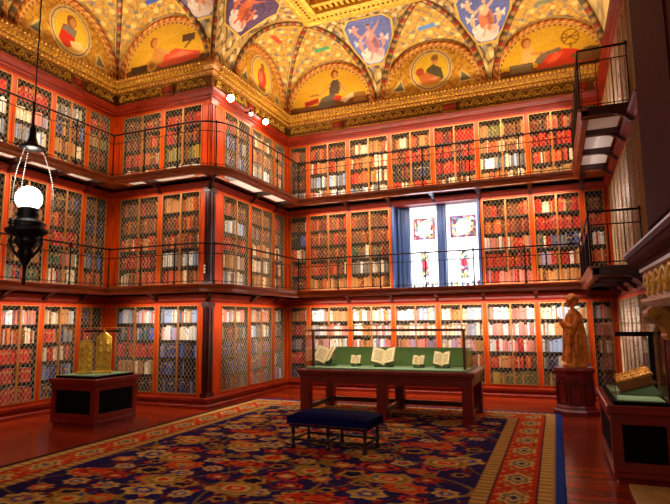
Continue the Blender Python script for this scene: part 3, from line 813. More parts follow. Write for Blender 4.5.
def nth(n):
    if n <= 8: return ORD[n-1]
    return '%d%s' % (n, 'th' if 10 <= n % 100 <= 20 else {1: 'st', 2: 'nd', 3: 'rd'}.get(n % 10, 'th'))
WNAME = {'left': 'left wall', 'front': 'corner-block front', 'side': 'corner-block side', 'back': 'back wall', 'right': 'right wall'}
TNAME = {1: 'ground', 2: 'middle', 3: 'top'}
BAYREF = {'left': 'bay from inner corner', 'front': 'bay from inner corner', 'side': 'bay from projecting corner', 'back': 'bay from left end', 'right': 'bay from far end'}
def bay_index(w, i, ti=1): return (len(BAYS[w])-i) if w == 'left' else i+1-(2 if (w == 'back' and ti == 2 and i > 4) else 0)
# colours of books: (word, rgb)
CB = {
    'red': (182, 26, 18), 'scarlet': (206, 40, 28), 'maroon': (104, 24, 20), 'brown': (112, 58, 28), 'tan': (192, 132, 74), 'orange': (196, 84, 34), 'cream': (232, 212, 178),
    'white': (240, 234, 226), 'pink': (220, 130, 120), 'navy': (36, 46, 92), 'blue': (66, 92, 156), 'pale-blue': (160, 182, 214), 'grey': (128, 124, 124), 'black': (34, 26, 26),
    'green': (50, 82, 60), 'teal': (70, 150, 156), 'olive': (108, 100, 54), 'lavender': (168, 150, 180), 'gold': (204, 160, 60), 'purple': (92, 56, 98),
}
PAL = {
    'pale': 'white white cream cream pink tan pale-blue white', 'palepink': 'white pink cream pink tan white lavender', 'red': 'red red scarlet red maroon', 'mixed': 'red brown navy cream green tan grey maroon blue',
    'tan': 'tan tan brown orange cream tan', 'blue': 'blue navy grey pale-blue navy brown blue', 'navy': 'navy navy grey black navy blue', 'dark': 'black maroon brown black navy', 'brown': 'brown brown orange maroon brown red',
    'redtan': 'red tan orange scarlet brown cream', 'lav': 'lavender grey pale-blue blue lavender purple brown', 'greywhite': 'grey white pale-blue cream grey', 'tealmix': 'teal pink red cream green tan', 'pinkmix': 'pink tan pink white lavender red', 'olive': 'olive tan brown olive gold', 'purplered': 'purple red maroon purple grey',
}
PAL = {k: v.split() for k, v in PAL.items()}
# rows listed top shelf first; glow of shelf lights partly put into paler rows
ROWS = {
    ('left', 1, 0): 'palepink mixed red red red', ('left', 1, 1): 'palepink redtan red red red', ('left', 1, 2): 'pale mixed redtan blue blue', ('left', 1, 3): 'dark red brown dark dark',
    ('front', 1, 0): 'pale mixed red tan dark', ('front', 1, 1): 'pale palepink blue navy navy',
    ('side', 1, 0): 'pale mixed navy navy dark', ('side', 1, 1): 'palepink greywhite purplered purplered purplered', ('side', 1, 2): 'greywhite purplered red navy lav',
    ('back', 1, 0): 'tan red purplered red navy', ('back', 1, 1): 'pale pale palepink mixed olive', ('back', 1, 2): 'pale palepink palepink mixed olive', ('back', 1, 3): 'pale pale pinkmix mixed olive', ('back', 1, 4): 'pale pale palepink redtan olive',
    ('back', 1, 5): 'pale palepink pinkmix redtan olive', ('back', 1, 6): 'pale pale greywhite mixed olive', ('back', 1, 7): 'palepink pinkmix mixed purplered dark',
    ('left', 2, 0): 'dark brown tan tan tan', ('left', 2, 1): 'dark tan brown tan mixed', ('left', 2, 2): 'dark brown red tealmix tealmix', ('left', 2, 3): 'dark navy brown blue redtan',
    ('front', 2, 0): 'brown brown redtan red redtan', ('front', 2, 1): 'tan brown redtan greywhite redtan',
    ('side', 2, 0): 'brown greywhite red pale greywhite', ('side', 2, 1): 'brown purplered redtan pale tan', ('side', 2, 2): 'red brown redtan tan redtan',
    ('back', 2, 0): 'tan navy redtan red red', ('back', 2, 1): 'brown brown brown redtan tan', ('back', 2, 2): 'brown brown mixed greywhite tan', ('back', 2, 5): 'brown brown pinkmix red pinkmix', ('back', 2, 6): 'redtan red mixed pinkmix tan', ('back', 2, 7): 'brown redtan pinkmix redtan redtan',
    ('left', 3, 0): 'red greywhite greywhite pale', ('left', 3, 1): 'red palepink greywhite palepink', ('left', 3, 2): 'greywhite mixed tan redtan', ('left', 3, 3): 'red olive brown brown',
    ('front', 3, 0): 'brown brown redtan redtan', ('front', 3, 1): 'brown brown olive pale',
    ('side', 3, 0): 'brown blue blue greywhite', ('side', 3, 1): 'tan brown greywhite palepink', ('side', 3, 2): 'tan brown redtan redtan',
    ('back', 3, 0): 'brown dark brown greywhite', ('back', 3, 1): 'brown redtan greywhite pale', ('back', 3, 2): 'tan tan redtan greywhite', ('back', 3, 3): 'tan brown dark redtan', ('back', 3, 4): 'red red red redtan', ('back', 3, 5): 'olive tan greywhite tan', ('back', 3, 6): 'brown red redtan tan', ('back', 3, 7): 'brown red tan tan',
}
BOOKS = []   # dicts
for w in BAYS:
    for ti, (z0, z1, nsh) in TIERS.items():
        for bi, (ua, ub) in enumerate(BAYS[w]):
            if w == 'back' and ti == 2 and bi in (3, 4): continue
            W = ub-ua; h = z1-z0
            p = wpt(w, ua, 0, z0)
            lab = '%s-tier mahogany bookcase with brass lattice doors, %s %s, %s' % (TNAME[ti], nth(bay_index(w, bi, ti)), BAYREF[w], WNAME[w])
            t = thing('bookcase', lab, 'bookcase', p, FR[w][1], 'lattice door bookcases')
            link('carcass', cached('carcass', carcass_mesh, W, h), t)
            ih = (h-.10)/nsh
            for k in range(1, nsh):
                link('shelf', cached('shelf', shelf_mesh, W), t, (0, 0, .05+k*ih-.02))
            nd = 2 if W > .75 or w == 'left' else 1
            dw = (W-2*FS)/nd; dh = h-.10
            for k in range(nd):
                dr = link('door', cached('door', frame_mesh, dw-.004, dh), t, (FS+k*dw+.002, 0, .05))
                link('lattice', cached('lattice', lattice_mesh, dw-.032, dh-.028), dr, (.014, 0, .014))
            rows = ROWS.get((w, ti, bi), 'lav lav lav lav lav').split()  # right wall: bluish reflected light put into lavender book colours
            for row in range(nsh):
                pal = PAL[rows[min(nsh-1-row, len(rows)-1)]]
                zb = .05+row*ih + (.001 if row else .0)
                x = .028; xe = W-.028; n = 0; cur = None; left_in_run = 0
                while x < xe-.02:
                    if left_in_run <= 0:
                        cur = rng.choice(pal); left_in_run = rng.choice((1, 1, 1, 2, 2, 3, 5)); bw0 = rng.uniform(.020, .044); bh0 = rng.uniform(.68, .88)*(ih-.025); bd0 = rng.uniform(.15, .21)
                        if rng.random() < .05: x += rng.uniform(.015, .05)
                    bw = bw0*rng.uniform(.92, 1.08); bh = bh0*rng.uniform(.93, 1.05)
                    if x+bw > xe: break
                    n += 1; left_in_run -= 1
                    jit = rng.uniform(.6, 1.3)
                    BOOKS.append(dict(w=w, ti=ti, bi=bi, row=row, n=n, u=ua+x+bw/2, z=z0+zb, bw=bw*.95, lab=rng.uniform(.55, .8), has=rng.random() < .35, bh=bh, bd=bd0, y=.065+rng.uniform(0, .012)+(.02 if bd0 < .17 else 0), c=cur, j=jit))
                    x += bw

# choose the three hundred that show largest (clear of the railings, decks and stands in front)
def area_of(b):
    c = []
    for du, dz in ((-.5, 0), (.5, 0), (.5, 1), (-.5, 1)):
        q = project(wpt(b['w'], b['u']+du*b['bw'], b['y'], b['z']+dz*b['bh']))
        if q is None or not (2 < q[0] < 668 and 2 < q[1] < 502): return 0
        c.append(q)
    A = abs(sum(c[i][0]*c[(i+1) % 4][1]-c[(i+1) % 4][0]*c[i][1] for i in range(4)))/2
    cx = sum(q[0] for q in c)/4; cy = sum(q[1] for q in c)/4
    hide = [(48, 345, 138, 420), (4, 180, 50, 242), (540, 295, 597, 420), (0, 138, 290, 192), (0, 282, 300, 305), (570, 100, 640, 190), (585, 262, 670, 300), (590, 380, 670, 504), (290, 340, 490, 430)]
    if any(a < cx < c_ and b_ < cy < d for a, b_, c_, d in hide): return 0
    if b['w'] == 'right' and (cx > 612): return 0
    return A
for b in BOOKS: b['A'] = area_of(b)
order = sorted(range(len(BOOKS)), key=lambda i: -BOOKS[i]['A'])
SINGLE = set(i for i in order[:300])
# single book: rounded spine with raised bands and gilt title panel
def book_proto():
    mb = MB()
    prof = [(-.5, 1), (-.5, .06), (-.36, .015), (0, 0), (.36, .015), (.5, .06), (.5, 1)]
    mb.prism(prof, 0, 1, 0)
    mb.add([(-.4, .1, 1.0005), (.4, .1, 1.0005), (.4, .96, 1.0005), (-.4, .96, 1.0005)], [(0, 1, 2, 3)], 2)
    for zc in (.14, .84):
        vs = []
        for z, o_ in ((zc-.012, 0), (zc-.006, -.012), (zc+.006, -.012), (zc+.012, 0)):
            for (x, y) in prof[1:6]: vs.append((x, y+o_-.001, z))
        fs = [(k*5+i, k*5+i+1, k*5+6+i, k*5+5+i) for k in range(3) for i in range(4)]
        mb.add(vs, fs, 1)
    vs = []
    for z in (.70, .80):
        for (x, y) in prof[1:6]: vs.append((x*.96, y-.004, z))
    mb.add(vs, [(i, i+1, 6+i, 5+i) for i in range(4)], 1)
    return mb.mesh('book', [M['book_cover'], M['gilt'], M['page']])
bm0 = book_proto()
proto = bpy.data.objects.new('book', bm0)
ROWN = {0: 'bottom', 1: 'second', 2: 'third', 3: 'fourth', 4: 'fifth'}
first = True
for i in order[:300]:
    b = BOOKS[i]
    o = proto if first else proto.copy()
    first = False
    COL.objects.link(o)
    o.location = wpt(b['w'], b['u'], b['y'], b['z']); o.rotation_euler = (0, 0, FR[b['w']][1])
    o.scale = (b['bw'], b['bd'], b['bh'])
    c = lin(CB[b['c']]); o.color = (*[min(1, v*b['j']) for v in c], 1)
    tag(o, '%s book, %s along the %s shelf up, %s-tier %s bay, %s' % (b['c'], nth(b['n']), ROWN[b['row']] if b['row'] else 'lowest', TNAME[b['ti']], nth(bay_index(b['w'], b['bi'], b['ti'])), WNAME[b['w']]), 'book', 'books on the shelves')
    o['label'] = o['label'].replace('lowest shelf up', 'lowest shelf')
# all further books as one mass
vs = []; fs = []; cols = []
for i, b in enumerate(BOOKS):
    if i in SINGLE: continue
    (ox, oy), a = FR[b['w']]; ca, sa = math.cos(a), math.sin(a)
    base = len(vs); col = [min(1, v*b['j']) for v in lin(CB[b['c']])]
    prof = [(-.5*b['bw'], b['bd']), (-.5*b['bw'], .016), (0, 0), (.5*b['bw'], .016), (.5*b['bw'], b['bd'])]
    for z in (0, b['bh']):
        for (x, y) in prof:
            u = b['u']+x; yy_ = b['y']+y
            vs.append((ox+u*ca-yy_*sa, oy+u*sa+yy_*ca, b['z']+z)); cols.append(col)
    for k in range(4): fs.append((base+k, base+k+1, base+k+6, base+k+5))
    fs.append((base+5, base+6, base+7, base+8, base+9)); fs.append((base+4, base+3, base+2, base+1, base))
    fs.append((base+4, base, base+5, base+9))
    # title panel
    if not b['has']: continue
    g = lin(CB['gold']) if b['c'] not in ('white', 'cream', 'tan', 'pink', 'pale-blue') else lin((120, 50, 30))
    base = len(vs)
    for z in (b['lab'], b['lab']+.09):
        for (x, y) in prof[1:4]:
            u = b['u']+x*.94; yy_ = b['y']+y-.0015
            vs.append((ox+u*ca-yy_*sa, oy+u*sa+yy_*ca, b['z']+z*b['bh'])); cols.append(g)
    fs += [(base, base+1, base+4, base+3), (base+1, base+2, base+5, base+4)]
me = bpy.data.meshes.new('books'); me.from_pydata(vs, [], fs)
at = me.color_attributes.new('Col', 'FLOAT_COLOR', 'POINT')
cc = np.ones((len(vs), 4)); cc[:, :3] = np.array(cols); at.data.foreach_set('color', cc.ravel())
me.materials.append(M['book_mass'])
tag(link('books', me), 'rows of leather bound books filling the remaining lattice door shelves', 'books', None, 'stuff')

# ================================================================== GALLERIES
GPATH = [(XL, 3.4), (XL, YP), (XC, YP), (XC, YB), (XR, YB), (XR, 7.93)]
ARC = {2}
def gallery(zb, zt, label, rail_h):
    g = thing('gallery', label, 'gallery', (XL, 3.4, zb))
    inv = Matrix.Translation((-XL, -3.4, -zb))
    def under(o): o.matrix_local = inv; return o
    # walkway slab and moulded fascia
    under(sweep('deck', GPATH, [(GW-.13, zt-.05), (GW-.05, zt-.05), (GW-.05, zt-.012), (GW-.13, zt-.012)], M['deck_wood'], g, ARC))
    under(sweep('wall_border', GPATH, [(-.02, zt-.05), (.12, zt-.05), (.12, zt-.005), (-.02, zt-.005)], M['deck_wood'], g, ARC))
    mb = MB(); n_ = 8; arc_ = [(XC, YP-.12)] + [(XC+(GW-.12)*math.sin(q*PI/2/n_), YP-(GW-.12)*math.cos(q*PI/2/n_)) for q in range(n_+1)] + [(XC+.12, YP)]
    mb.prism(arc_, zt-.045, zt-.015); under(mb.build('corner_floor', M['deck_wood'], g))
    for (x_, y_) in ((XL+.1, YP-GW+.1), (XC+.1, YB-GW+.1), (XR-GW+.1, YB-GW+.1)):
        under(MB().box((x_, y_, zt-.045), (x_+GW-.2, y_+GW-.2, zt-.015)).build('corner_floor', M['deck_wood'], g))
    under(sweep('fascia', GPATH, [(GW-.10, zb), (GW-.03, zb), (GW-.015, zb+.02), (GW-.015, zb+.06), (GW-.03, zb+.075), (GW-.005, zb+.10), (GW+.02, zt-.02), (GW+.02, zt), (GW-.06, zt), (GW-.10, zt-.055)], M['deck_wood'], g, ARC))
    # end fascia over the right wall
    mb = MB(); mb.box((XR-GW+.02, 7.93, zb), (XR-.02, 7.99, zt)); mb.box((XR-GW+.01, 7.915, zt-.03), (XR-.02, 7.99, zt)); mb.box((XR-GW+.01, 7.92, zb), (XR-.02, 7.99, zb+.03))
    under(mb.build('end_fascia', M['deck_wood'], g))
    # pale soffit panels and crossbeams, bay by bay
    for w in BAYS:
        for bi, (ua, ub) in enumerate(BAYS[w]):
            lo, hi = ua, ub
            if w == 'left' : hi = min(hi, YP-GW)
            if w == 'front': lo = max(lo, GW)
            if w == 'side': hi = min(hi, GR-GW)
            if w == 'back': lo = max(lo, GW); hi = min(hi, XR-XC-GW)
            if w == 'right': lo = max(lo, GW); hi = min(hi, YB-7.99)
            (ox, oy), a = FR[w]
            if hi-lo > .2:
                mb = MB(); mb.box((lo+.05, -GW+.11, zt-.04), (hi-.05, -.11, zt-.025)); o = mb.build('glass_floor_panel', M['soffit'], g)
                o.matrix_local = inv @ Matrix.Translation((ox, oy, 0)) @ Matrix.Rotation(a, 4, 'Z')
            if bi > 0 and ua > lo-.01:
                mb = MB(); mb.box((ua-.055, -GW+.10, zb+.02), (ua+.055, -.02, zt-.012))
                prof = [(-.02, zb+.02), (-.02, zb-.13), (-.07, zb-.12), (-.13, zb-.05), (-.22, zb-.0), (-.36, zb+.02)]
                vs_ = [(ua+s*.03, y, z) for s in (-1, 1) for (y, z) in prof]; n = len(prof)
                mb.add(vs_, [tuple(range(n)), tuple(range(n, 2*n))[::-1]] + [(i, (i+1) % n, n+(i+1) % n, n+i) for i in range(n)])
                o = mb.build('bracket', M['dark_wood'], g); o.matrix_local = inv @ Matrix.Translation((ox, oy, 0)) @ Matrix.Rotation(a, 4, 'Z')
    # curved strut at the projecting corner
    mb = MB(); mb.tube([(XC+.02, YP-.02, zb-.12), (XC+.12, YP-.12, zb-.05), (XC+.26, YP-.26, zb+.0), (XC+.42, YP-.42, zb+.03)], [.05, .04, .035, .03], 8)
    under(mb.build('corner_strut', M['black_bronze'], g, True))
    return g
gallery(D1B, D1T, 'lower wooden gallery walkway running round the room above the ground tier of bookcases', .72)
gallery(D2B, D2T, 'upper wooden gallery walkway running round the room below the top tier of bookcases', .87)
# railings, wall by wall
RP = {  # path in plan of each wall's rail (edge of the walkway)
    'left': [(XL+GW-.03, 3.45), (XL+GW-.03, YP-GW+.03)],
    'front': [(XL+GW-.03, YP-GW+.03), (XC, YP-GW+.03)] + [(XC+(GW-.03)*math.sin(a), YP-(GW-.03)*math.cos(a)) for a in (PI/16, PI/8, 3*PI/16, PI/4)],
    'side': [(XC+(GW-.03)*math.sin(a), YP-(GW-.03)*math.cos(a)) for a in (PI/4, 5*PI/16, 3*PI/8, 7*PI/16)] + [(XC+GW-.03, YP), (XC+GW-.03, YB-GW+.03)],
    'back': [(XC+GW-.03, YB-GW+.03), (XR-GW+.03, YB-GW+.03)],
    'right': [(XR-GW+.03, YB-GW+.03), (XR-GW+.03, 7.95), (XR-.03, 7.95)],
}
RBAYS = {'left': 5, 'front': 3, 'side': 3, 'back': 6, 'right': 4}
def along(path, s):
    for i in range(len(path)-1):
        a, b = Vector(path[i]), Vector(path[i+1]); L = (b-a).length
        if s <= L+1e-6: return a + (b-a)*(s/L)
        s -= L
    return Vector(path[-1])
def plen(path): return sum((Vector(path[i+1])-Vector(path[i])).length for i in range(len(path)-1))
RL = {'left': 'along left wall', 'front': 'across the front of projecting corner block', 'side': 'along the side of projecting corner block', 'back': 'along the back wall', 'right': 'turning its end on right wall'}
for zt, rh, lvl in ((D1T, .735, 'lower'), (D2T, .86, 'upper')):
    for w, path in RP.items():
        p0 = along(path, 0); t = thing('railing', '%s gallery bronze railing %s' % (lvl, RL[w]), 'railing', (p0.x, p0.y, zt), 0, 'gallery railings')
        q = [(p[0]-p0.x, p[1]-p0.y) for p in path]
        MB().tube([(x, y, rh) for x, y in q], .017, 6).build('top_rail', M['bronze'], t, True)
        MB().tube([(x, y, rh-.18) for x, y in q], .009, 5).build('middle_rail', M['bronze'], t, True)
        MB().tube([(x, y, .05) for x, y in q], .008, 5).build('bottom_rail', M['bronze'], t, True)
        L = plen(path); nb = RBAYS[w]; per = 5
        if w == 'right': L = plen(path)
        start = 0 if w in ('back', 'left') else 1
        for k in range(start, nb+1):
            c = along(path, L*k/nb) - p0
            mb = MB(); mb.lathe([(.024, 0), (.024, .03), (.013, .05), (.012, rh-.04), (.018, rh-.02), (.018, rh+.025), (.007, rh+.04)], 8, (c.x, c.y)); mb.build('post', M['bronze'], t, True)
        for k in range(nb*per):
            if k % per == 0: continue
            c = along(path, L*k/(nb*per)) - p0
            MB().tube([(c.x, c.y, .02), (c.x, c.y, rh-.18)], .006, 4).build('baluster', M['bronze'], t)

# ================================================================== RIGHT WALL: pilaster and chimneypiece
mb = MB(); mb.box((1.05, 5.00, 0), (XR+.38, 7.08, 8.4)); mb.box((1.02, 5.06, 2.3), (1.05, 7.06, 2.5)); mb.box((1.03, 5.2, 2.6), (1.05, 6.94, 6.0)); mb.box((1.0, 4.98, 6.0), (1.06, 7.10, 6.24))
struct(mb.build(trimname(), M['matte_wood']))
mb = MB(); mb.box((1.12, 2.6, 0), (XR+.38, 5.00, 8.4)); struct(mb.build(trimname(), M['matte_wood']))
tp = MB().box((1.085, 3.4, 2.75), (1.115, 4.96, 6.6)).build('tapestry', M['tapestry']); tag(tp, 'brown and gold tapestry hanging above the marble mantelpiece', 'tapestry')
mt_ = thing('fireplace', 'carved marble chimneypiece with moulded shelf and gilded frieze, cut by the frame', 'fireplace', (1.12, 4.8, 0))
def fp(mb, name, mat, smooth=False):
    o = mb.build(name, mat, mt_, smooth); o.matrix_local = Matrix.Translation((-1.12, -4.8, 0)); return o
YF = 6.54
mb = MB()
prof = [(1.11, 2.10), (.86, 2.10), (.84, 2.13), (.80, 2.14), (.76, 2.165), (.735, 2.20), (.72, 2.205), (.72, 2.25), (1.11, 2.25)]
mb.prism([(x, z) for x, z in prof], 3.2, YF, 0, 'y'); fp(mb, 'mantel_shelf', M['plum'])
mb = MB(); mb.box((.715, 3.2, 2.25), (1.11, YF+.005, 2.268)); mb.box((.85, 3.2, 2.07), (1.11, YF-.03, 2.10)); fp(mb, 'marble_edge', M['marble'])
mb = MB(); mb.box((.90, 3.3, 1.80), (1.11, YF-.08, 2.07)); fp(mb, 'frieze', M['marble'])
mb = MB()
for k in range(9):
    yc = YF-.25-.32*k
    mb.tube([(.89, yc+.12*math.cos(x), 1.935+.10*math.sin(x)) for x in np.linspace(0, 5.2, 12)], [.032-.001*i for i in range(12)], 6)
    mb.ball((.89, yc, 1.935), (.03, .045, .045), 8); mb.tube([(.895, yc-.1, 1.9), (.89, yc-.16, 1.98), (.895, yc-.22, 1.93)], .016, 5)
fp(mb, 'gilded_scrolls', M['gold'], True)
mb = MB(); mb.prism([(1.11, 1.70), (.90, 1.70), (.86, 1.74), (.84, 1.76), (.84, 1.785), (.88, 1.80), (1.11, 1.80)], 3.25, YF-.04, 0, 'y'); fp(mb, 'architrave', M['marble'])
for yc in (5.80,):
    mb = MB(); pr = [(1.11, 1.70), (.82, 1.70), (.80, 1.64), (.84, 1.57), (.90, 1.51), (.93, 1.44), (.99, 1.38), (1.05, 1.34), (1.11, 1.33)]
    mb.prism(pr, yc-.11, yc+.16, 0, 'y'); mb.tube([(.825, yc-.13, 1.64), (.825, yc+.17, 1.64)], .05, 10); mb.tube([(.955, yc-.12, 1.43), (.955, yc+.165, 1.43)], .04, 10)
    fp(mb, 'corbel', M['gold_mid'])
    mb = MB(); mb.box((1.0, yc-.16, 0), (1.11, yc+.16, 1.34)); mb.box((.97, yc-.17, .036), (1.11, yc+.17, .2)); fp(mb, 'jamb', M['marble'])
mb = MB(); mb.box((1.09, 3.3, 0), (1.115, 5.75, 1.7)); fp(mb, 'fire_opening', M['black'])
hs = MB().bevbox((.55, 3.4, 0), (1.08, 6.0, .035), .006).build('hearth_slab', M['hearth']); tag(hs, 'tan stone hearth slab on the floor before the dark display case', 'hearth')

# ================================================================== RUG
RX0, RX1, RY0, RY1 = -5.92, .0, 2.6, 10.06
nx, ny = 330, 400
X, Y = np.meshgrid(np.linspace(RX0, RX1, nx), np.linspace(RY0, RY1, ny), indexing='ij')
pr = np.random.default_rng(5)
p = Paint(X, Y, (36, 26, 78))
def flower(cx, cy, rx, ry, cols, rot=0, petals=8):
    c, s = math.cos(rot), math.sin(rot); dx = X-cx; dy = Y-cy; u = (dx*c+dy*s)/rx; v = (-dx*s+dy*c)/ry
    rr_ = np.hypot(u, v); an = np.arctan2(v, u); lob = 1+.14*np.cos(petals*an)
    for k, col in enumerate(cols): p.put(rr_ < lob*(1-k*.24), col)
TAN = (178, 134, 62); REDR = (200, 48, 20); CRM = (206, 168, 96); OLV = (140, 110, 44); BLU = (54, 62, 130); DK = (28, 20, 48); ORG = (200, 92, 40); MAR = (110, 30, 26)
# vine lattice
for ph in (0, 1.57):
    f = np.sin(X*5.3+1.1*np.sin(Y*3.1+ph))*1.0 - np.sin(Y*4.1+1.3*np.sin(X*2.6+ph*2)); p.put(np.abs(f) < .055, OLV)
f = np.sin(X*9.1+Y*3.3)+np.sin(Y*8.3-X*2.2); p.put(np.abs(f) < .07, MAR)
sets = [(TAN, REDR, CRM), (REDR, DK, ORG, CRM), (OLV, CRM, REDR), (CRM, TAN, BLU, CRM), (ORG, REDR, TAN), (MAR, TAN, DK)]
iy = 0; yy_ = RY0+.2
while yy_ < RY1-.5:
    for ix in range(12):
        cx = RX0+1.1+ix*.42+(.21 if iy % 2 else 0)
        if cx > RX1-.95: continue
        k = (ix*5+iy*3+(ix*iy) % 4) % 6; big = (ix+2*iy) % 3 == 0
        r = .17 if big else .105
        flower(cx+pr.uniform(-.04, .04), yy_+pr.uniform(-.03, .03), r*pr.uniform(1.0, 1.35), r*pr.uniform(.8, 1.05), sets[k], pr.uniform(-.3, .3), pr.integers(5, 10))
    yy_ += .30; iy += 1
mi = 0
for jy in range(9):
    for jx in range(5):
        cx = RX0+1.25+jx*.86+(.43 if jy % 2 else 0); cy = RY0+.45+jy*.80
        if cx > RX1-1.1 or cy > RY1-1.0: continue
        k = (jx+2*jy) % 3
        if k == 0:
            for f_, col in ((1, TAN), (.78, OLV), (.6, CRM), (.42, REDR), (.2, CRM)):
                a_ = .24*f_; b_ = .17*f_; p.poly([(cx-a_, cy-b_*.5), (cx-a_*.6, cy-b_), (cx+a_*.6, cy-b_), (cx+a_, cy-b_*.5), (cx+a_, cy+b_*.5), (cx+a_*.6, cy+b_), (cx-a_*.6, cy+b_), (cx-a_, cy+b_*.5)], col)
        elif k == 1: flower(cx, cy, .30, .12, (REDR, MAR, ORG, REDR), .12, 9)
        else: flower(cx, cy, .22, .18, (TAN, OLV, CRM, REDR), 0, 7)
for _ in range(700):
    cx = pr.uniform(RX0+.95, RX1-.95); cy = pr.uniform(RY0, RY1-.7); c = [TAN, REDR, OLV, BLU, OLV, ORG, MAR][pr.integers(0, 7)]
    p.ell(cx, cy, pr.uniform(.02, .05), pr.uniform(.012, .03), c, pr.uniform(0, 3))
# borders, measured from the three visible edges
e = np.minimum(np.minimum(X-RX0, RX1-X), RY1-Y)
al = np.where((RY1-Y) <= e+1e-6, X, Y)      # coordinate along the border
bd = e < .80
p.put(bd, (150, 112, 56)); p.put(bd & (np.sin(al*60) > .1) & (e > .66), (196, 150, 76)); p.put((e < .665) & (e > .645), DK)
p.put((e < .645) & (e > .25), (190, 52, 22)); p.put((e < .25) & (e > .10), (176, 130, 60)); p.put((e < .24) & (e > .12) & (np.sin(al*52) > .2), (206, 170, 100)); p.put((e < .262) & (e > .248), DK)
p.put(e < .10, (40, 66, 150)); p.put((X-RX0 < .10) & (e < .10), (34, 18, 30))
# border medallions and vines
q = (al/.62) % 1-.5; qe = (e-.447)
md = np.hypot(q*.62/.19, qe/.13); lob = 1+.16*np.cos(6*np.arctan2(qe, q*.6))
inb = (e < .64) & (e > .255)
p.put(inb & (np.abs(qe-.11*np.sin(al*10.13)) < .014), (150, 130, 60)); p.put(inb & (np.sin(al*31)*np.sin(e*44) > .72), (206, 150, 70))
p.put(inb & (md < lob), CRM); p.put(inb & (md < lob*.72), (90, 90, 70)); p.put(inb & (md < lob*.5), CRM); p.put(inb & (md < lob*.28), (40, 36, 84))
p.jitter(5)
Z = np.full_like(X, .014); Z[0, :] = Z[-1, :] = .001; Z[:, -1] = .001; Z[:, 0] = .001
rug = grid_mesh('rug', np.stack([X, Y, Z], -1), p.c, M['rug'], smooth=False)
tag(rug, 'large oriental rug with navy floral field and red medallion border on wooden floor', 'rug')

# ================================================================== DISPLAY CASES
ZTOP = .79
def vitrine(parent, x0, y0, x1, y1, z0, z1, name='glass_box'):
    mb = MB(); g = .008
    mb.box((x0, y0, z0), (x1, y0+g, z1)); mb.box((x0, y1-g, z0), (x1, y1, z1)); mb.box((x0, y0+g, z0), (x0+g, y1-g, z1)); mb.box((x1-g, y0+g, z0), (x1, y1-g, z1)); mb.box((x0, y0, z1), (x1, y1, z1+g))
    mb.build(name, M['glass'], parent)
    mb = MB(); r = .006
    for x in (x0, x1):
        for y in (y0, y1): mb.tube([(x, y, z0), (x, y, z1)], r*.6, 4)
    mb.tube([(x0, y0, z1), (x1, y0, z1), (x1, y1, z1), (x0, y1, z1)], r*.6, 4, closed=True)
    mb.build('glass_edge', M['brass'], parent)
def pedestal_case(label, loc, sx, sy):
    """panelled mahogany pedestal case, origin at its near left foot"""
    t = thing('display_case', label, 'display case', loc)
    mb = MB(); e = .02
    mb.box((.03, .03, 0), (sx-.03, sy-.03, .06)); mb.bevbox((0, 0, .05), (sx, sy, .12), .015); mb.box((e, e, .12), (sx-e, sy-e, .66)); 
    # rails and stiles standing proud round the sunk panels
    def face(o, ax, L):
        def bx(a0, z0, a1, z1, pr_=.02):
            if ax == 0:
                y = (0, e) if o == 0 else (sy-e, sy); mb.box((a0, y[0], z0), (a1, y[1], z1))
            else:
                x = (0, e) if o == 0 else (sx-e, sx); mb.box((x[0], a0, z0), (x[1], a1, z1))
        q = e if ax else 0
        bx(q, .12, .09, .66); bx(L-.09, .12, L-q, .66); bx(.09, .12, L-.09, .20); bx(.09, .57, L-.09, .66)
    for o in (0, 1): face(o, 0, sx); face(o, 1, sy)
    mb.build('body', M['table_wood'], t)
    mb = MB()
    mb.box((.10, e-.004, .21), (sx-.10, e+.002, .56)); mb.box((e-.004, .10, .21), (e+.002, sy-.10, .56)); mb.box((sx-e-.002, .10, .21), (sx-e+.004, sy-.10, .56))
    mb.build('sunk_panel', M['black'], t)
    mb = MB(); mb.bevbox((-.03, -.03, .66), (sx+.03, sy+.03, .745), .012); mb.box((-.01, -.01, .645), (sx+.01, sy+.01, .66)); mb.build('top', M['table_wood'], t)
    mb = MB(); mb.bevbox((.04, .04, .745), (sx-.04, sy-.04, .778), .006); mb.build('vitrine_plinth', M['black'], t)
    mb = MB(); mb.bevbox((.075, .075, .778), (sx-.075, sy-.075, ZTOP), .004); mb.build('baize_base', M['baize_pale'], t)
    return t
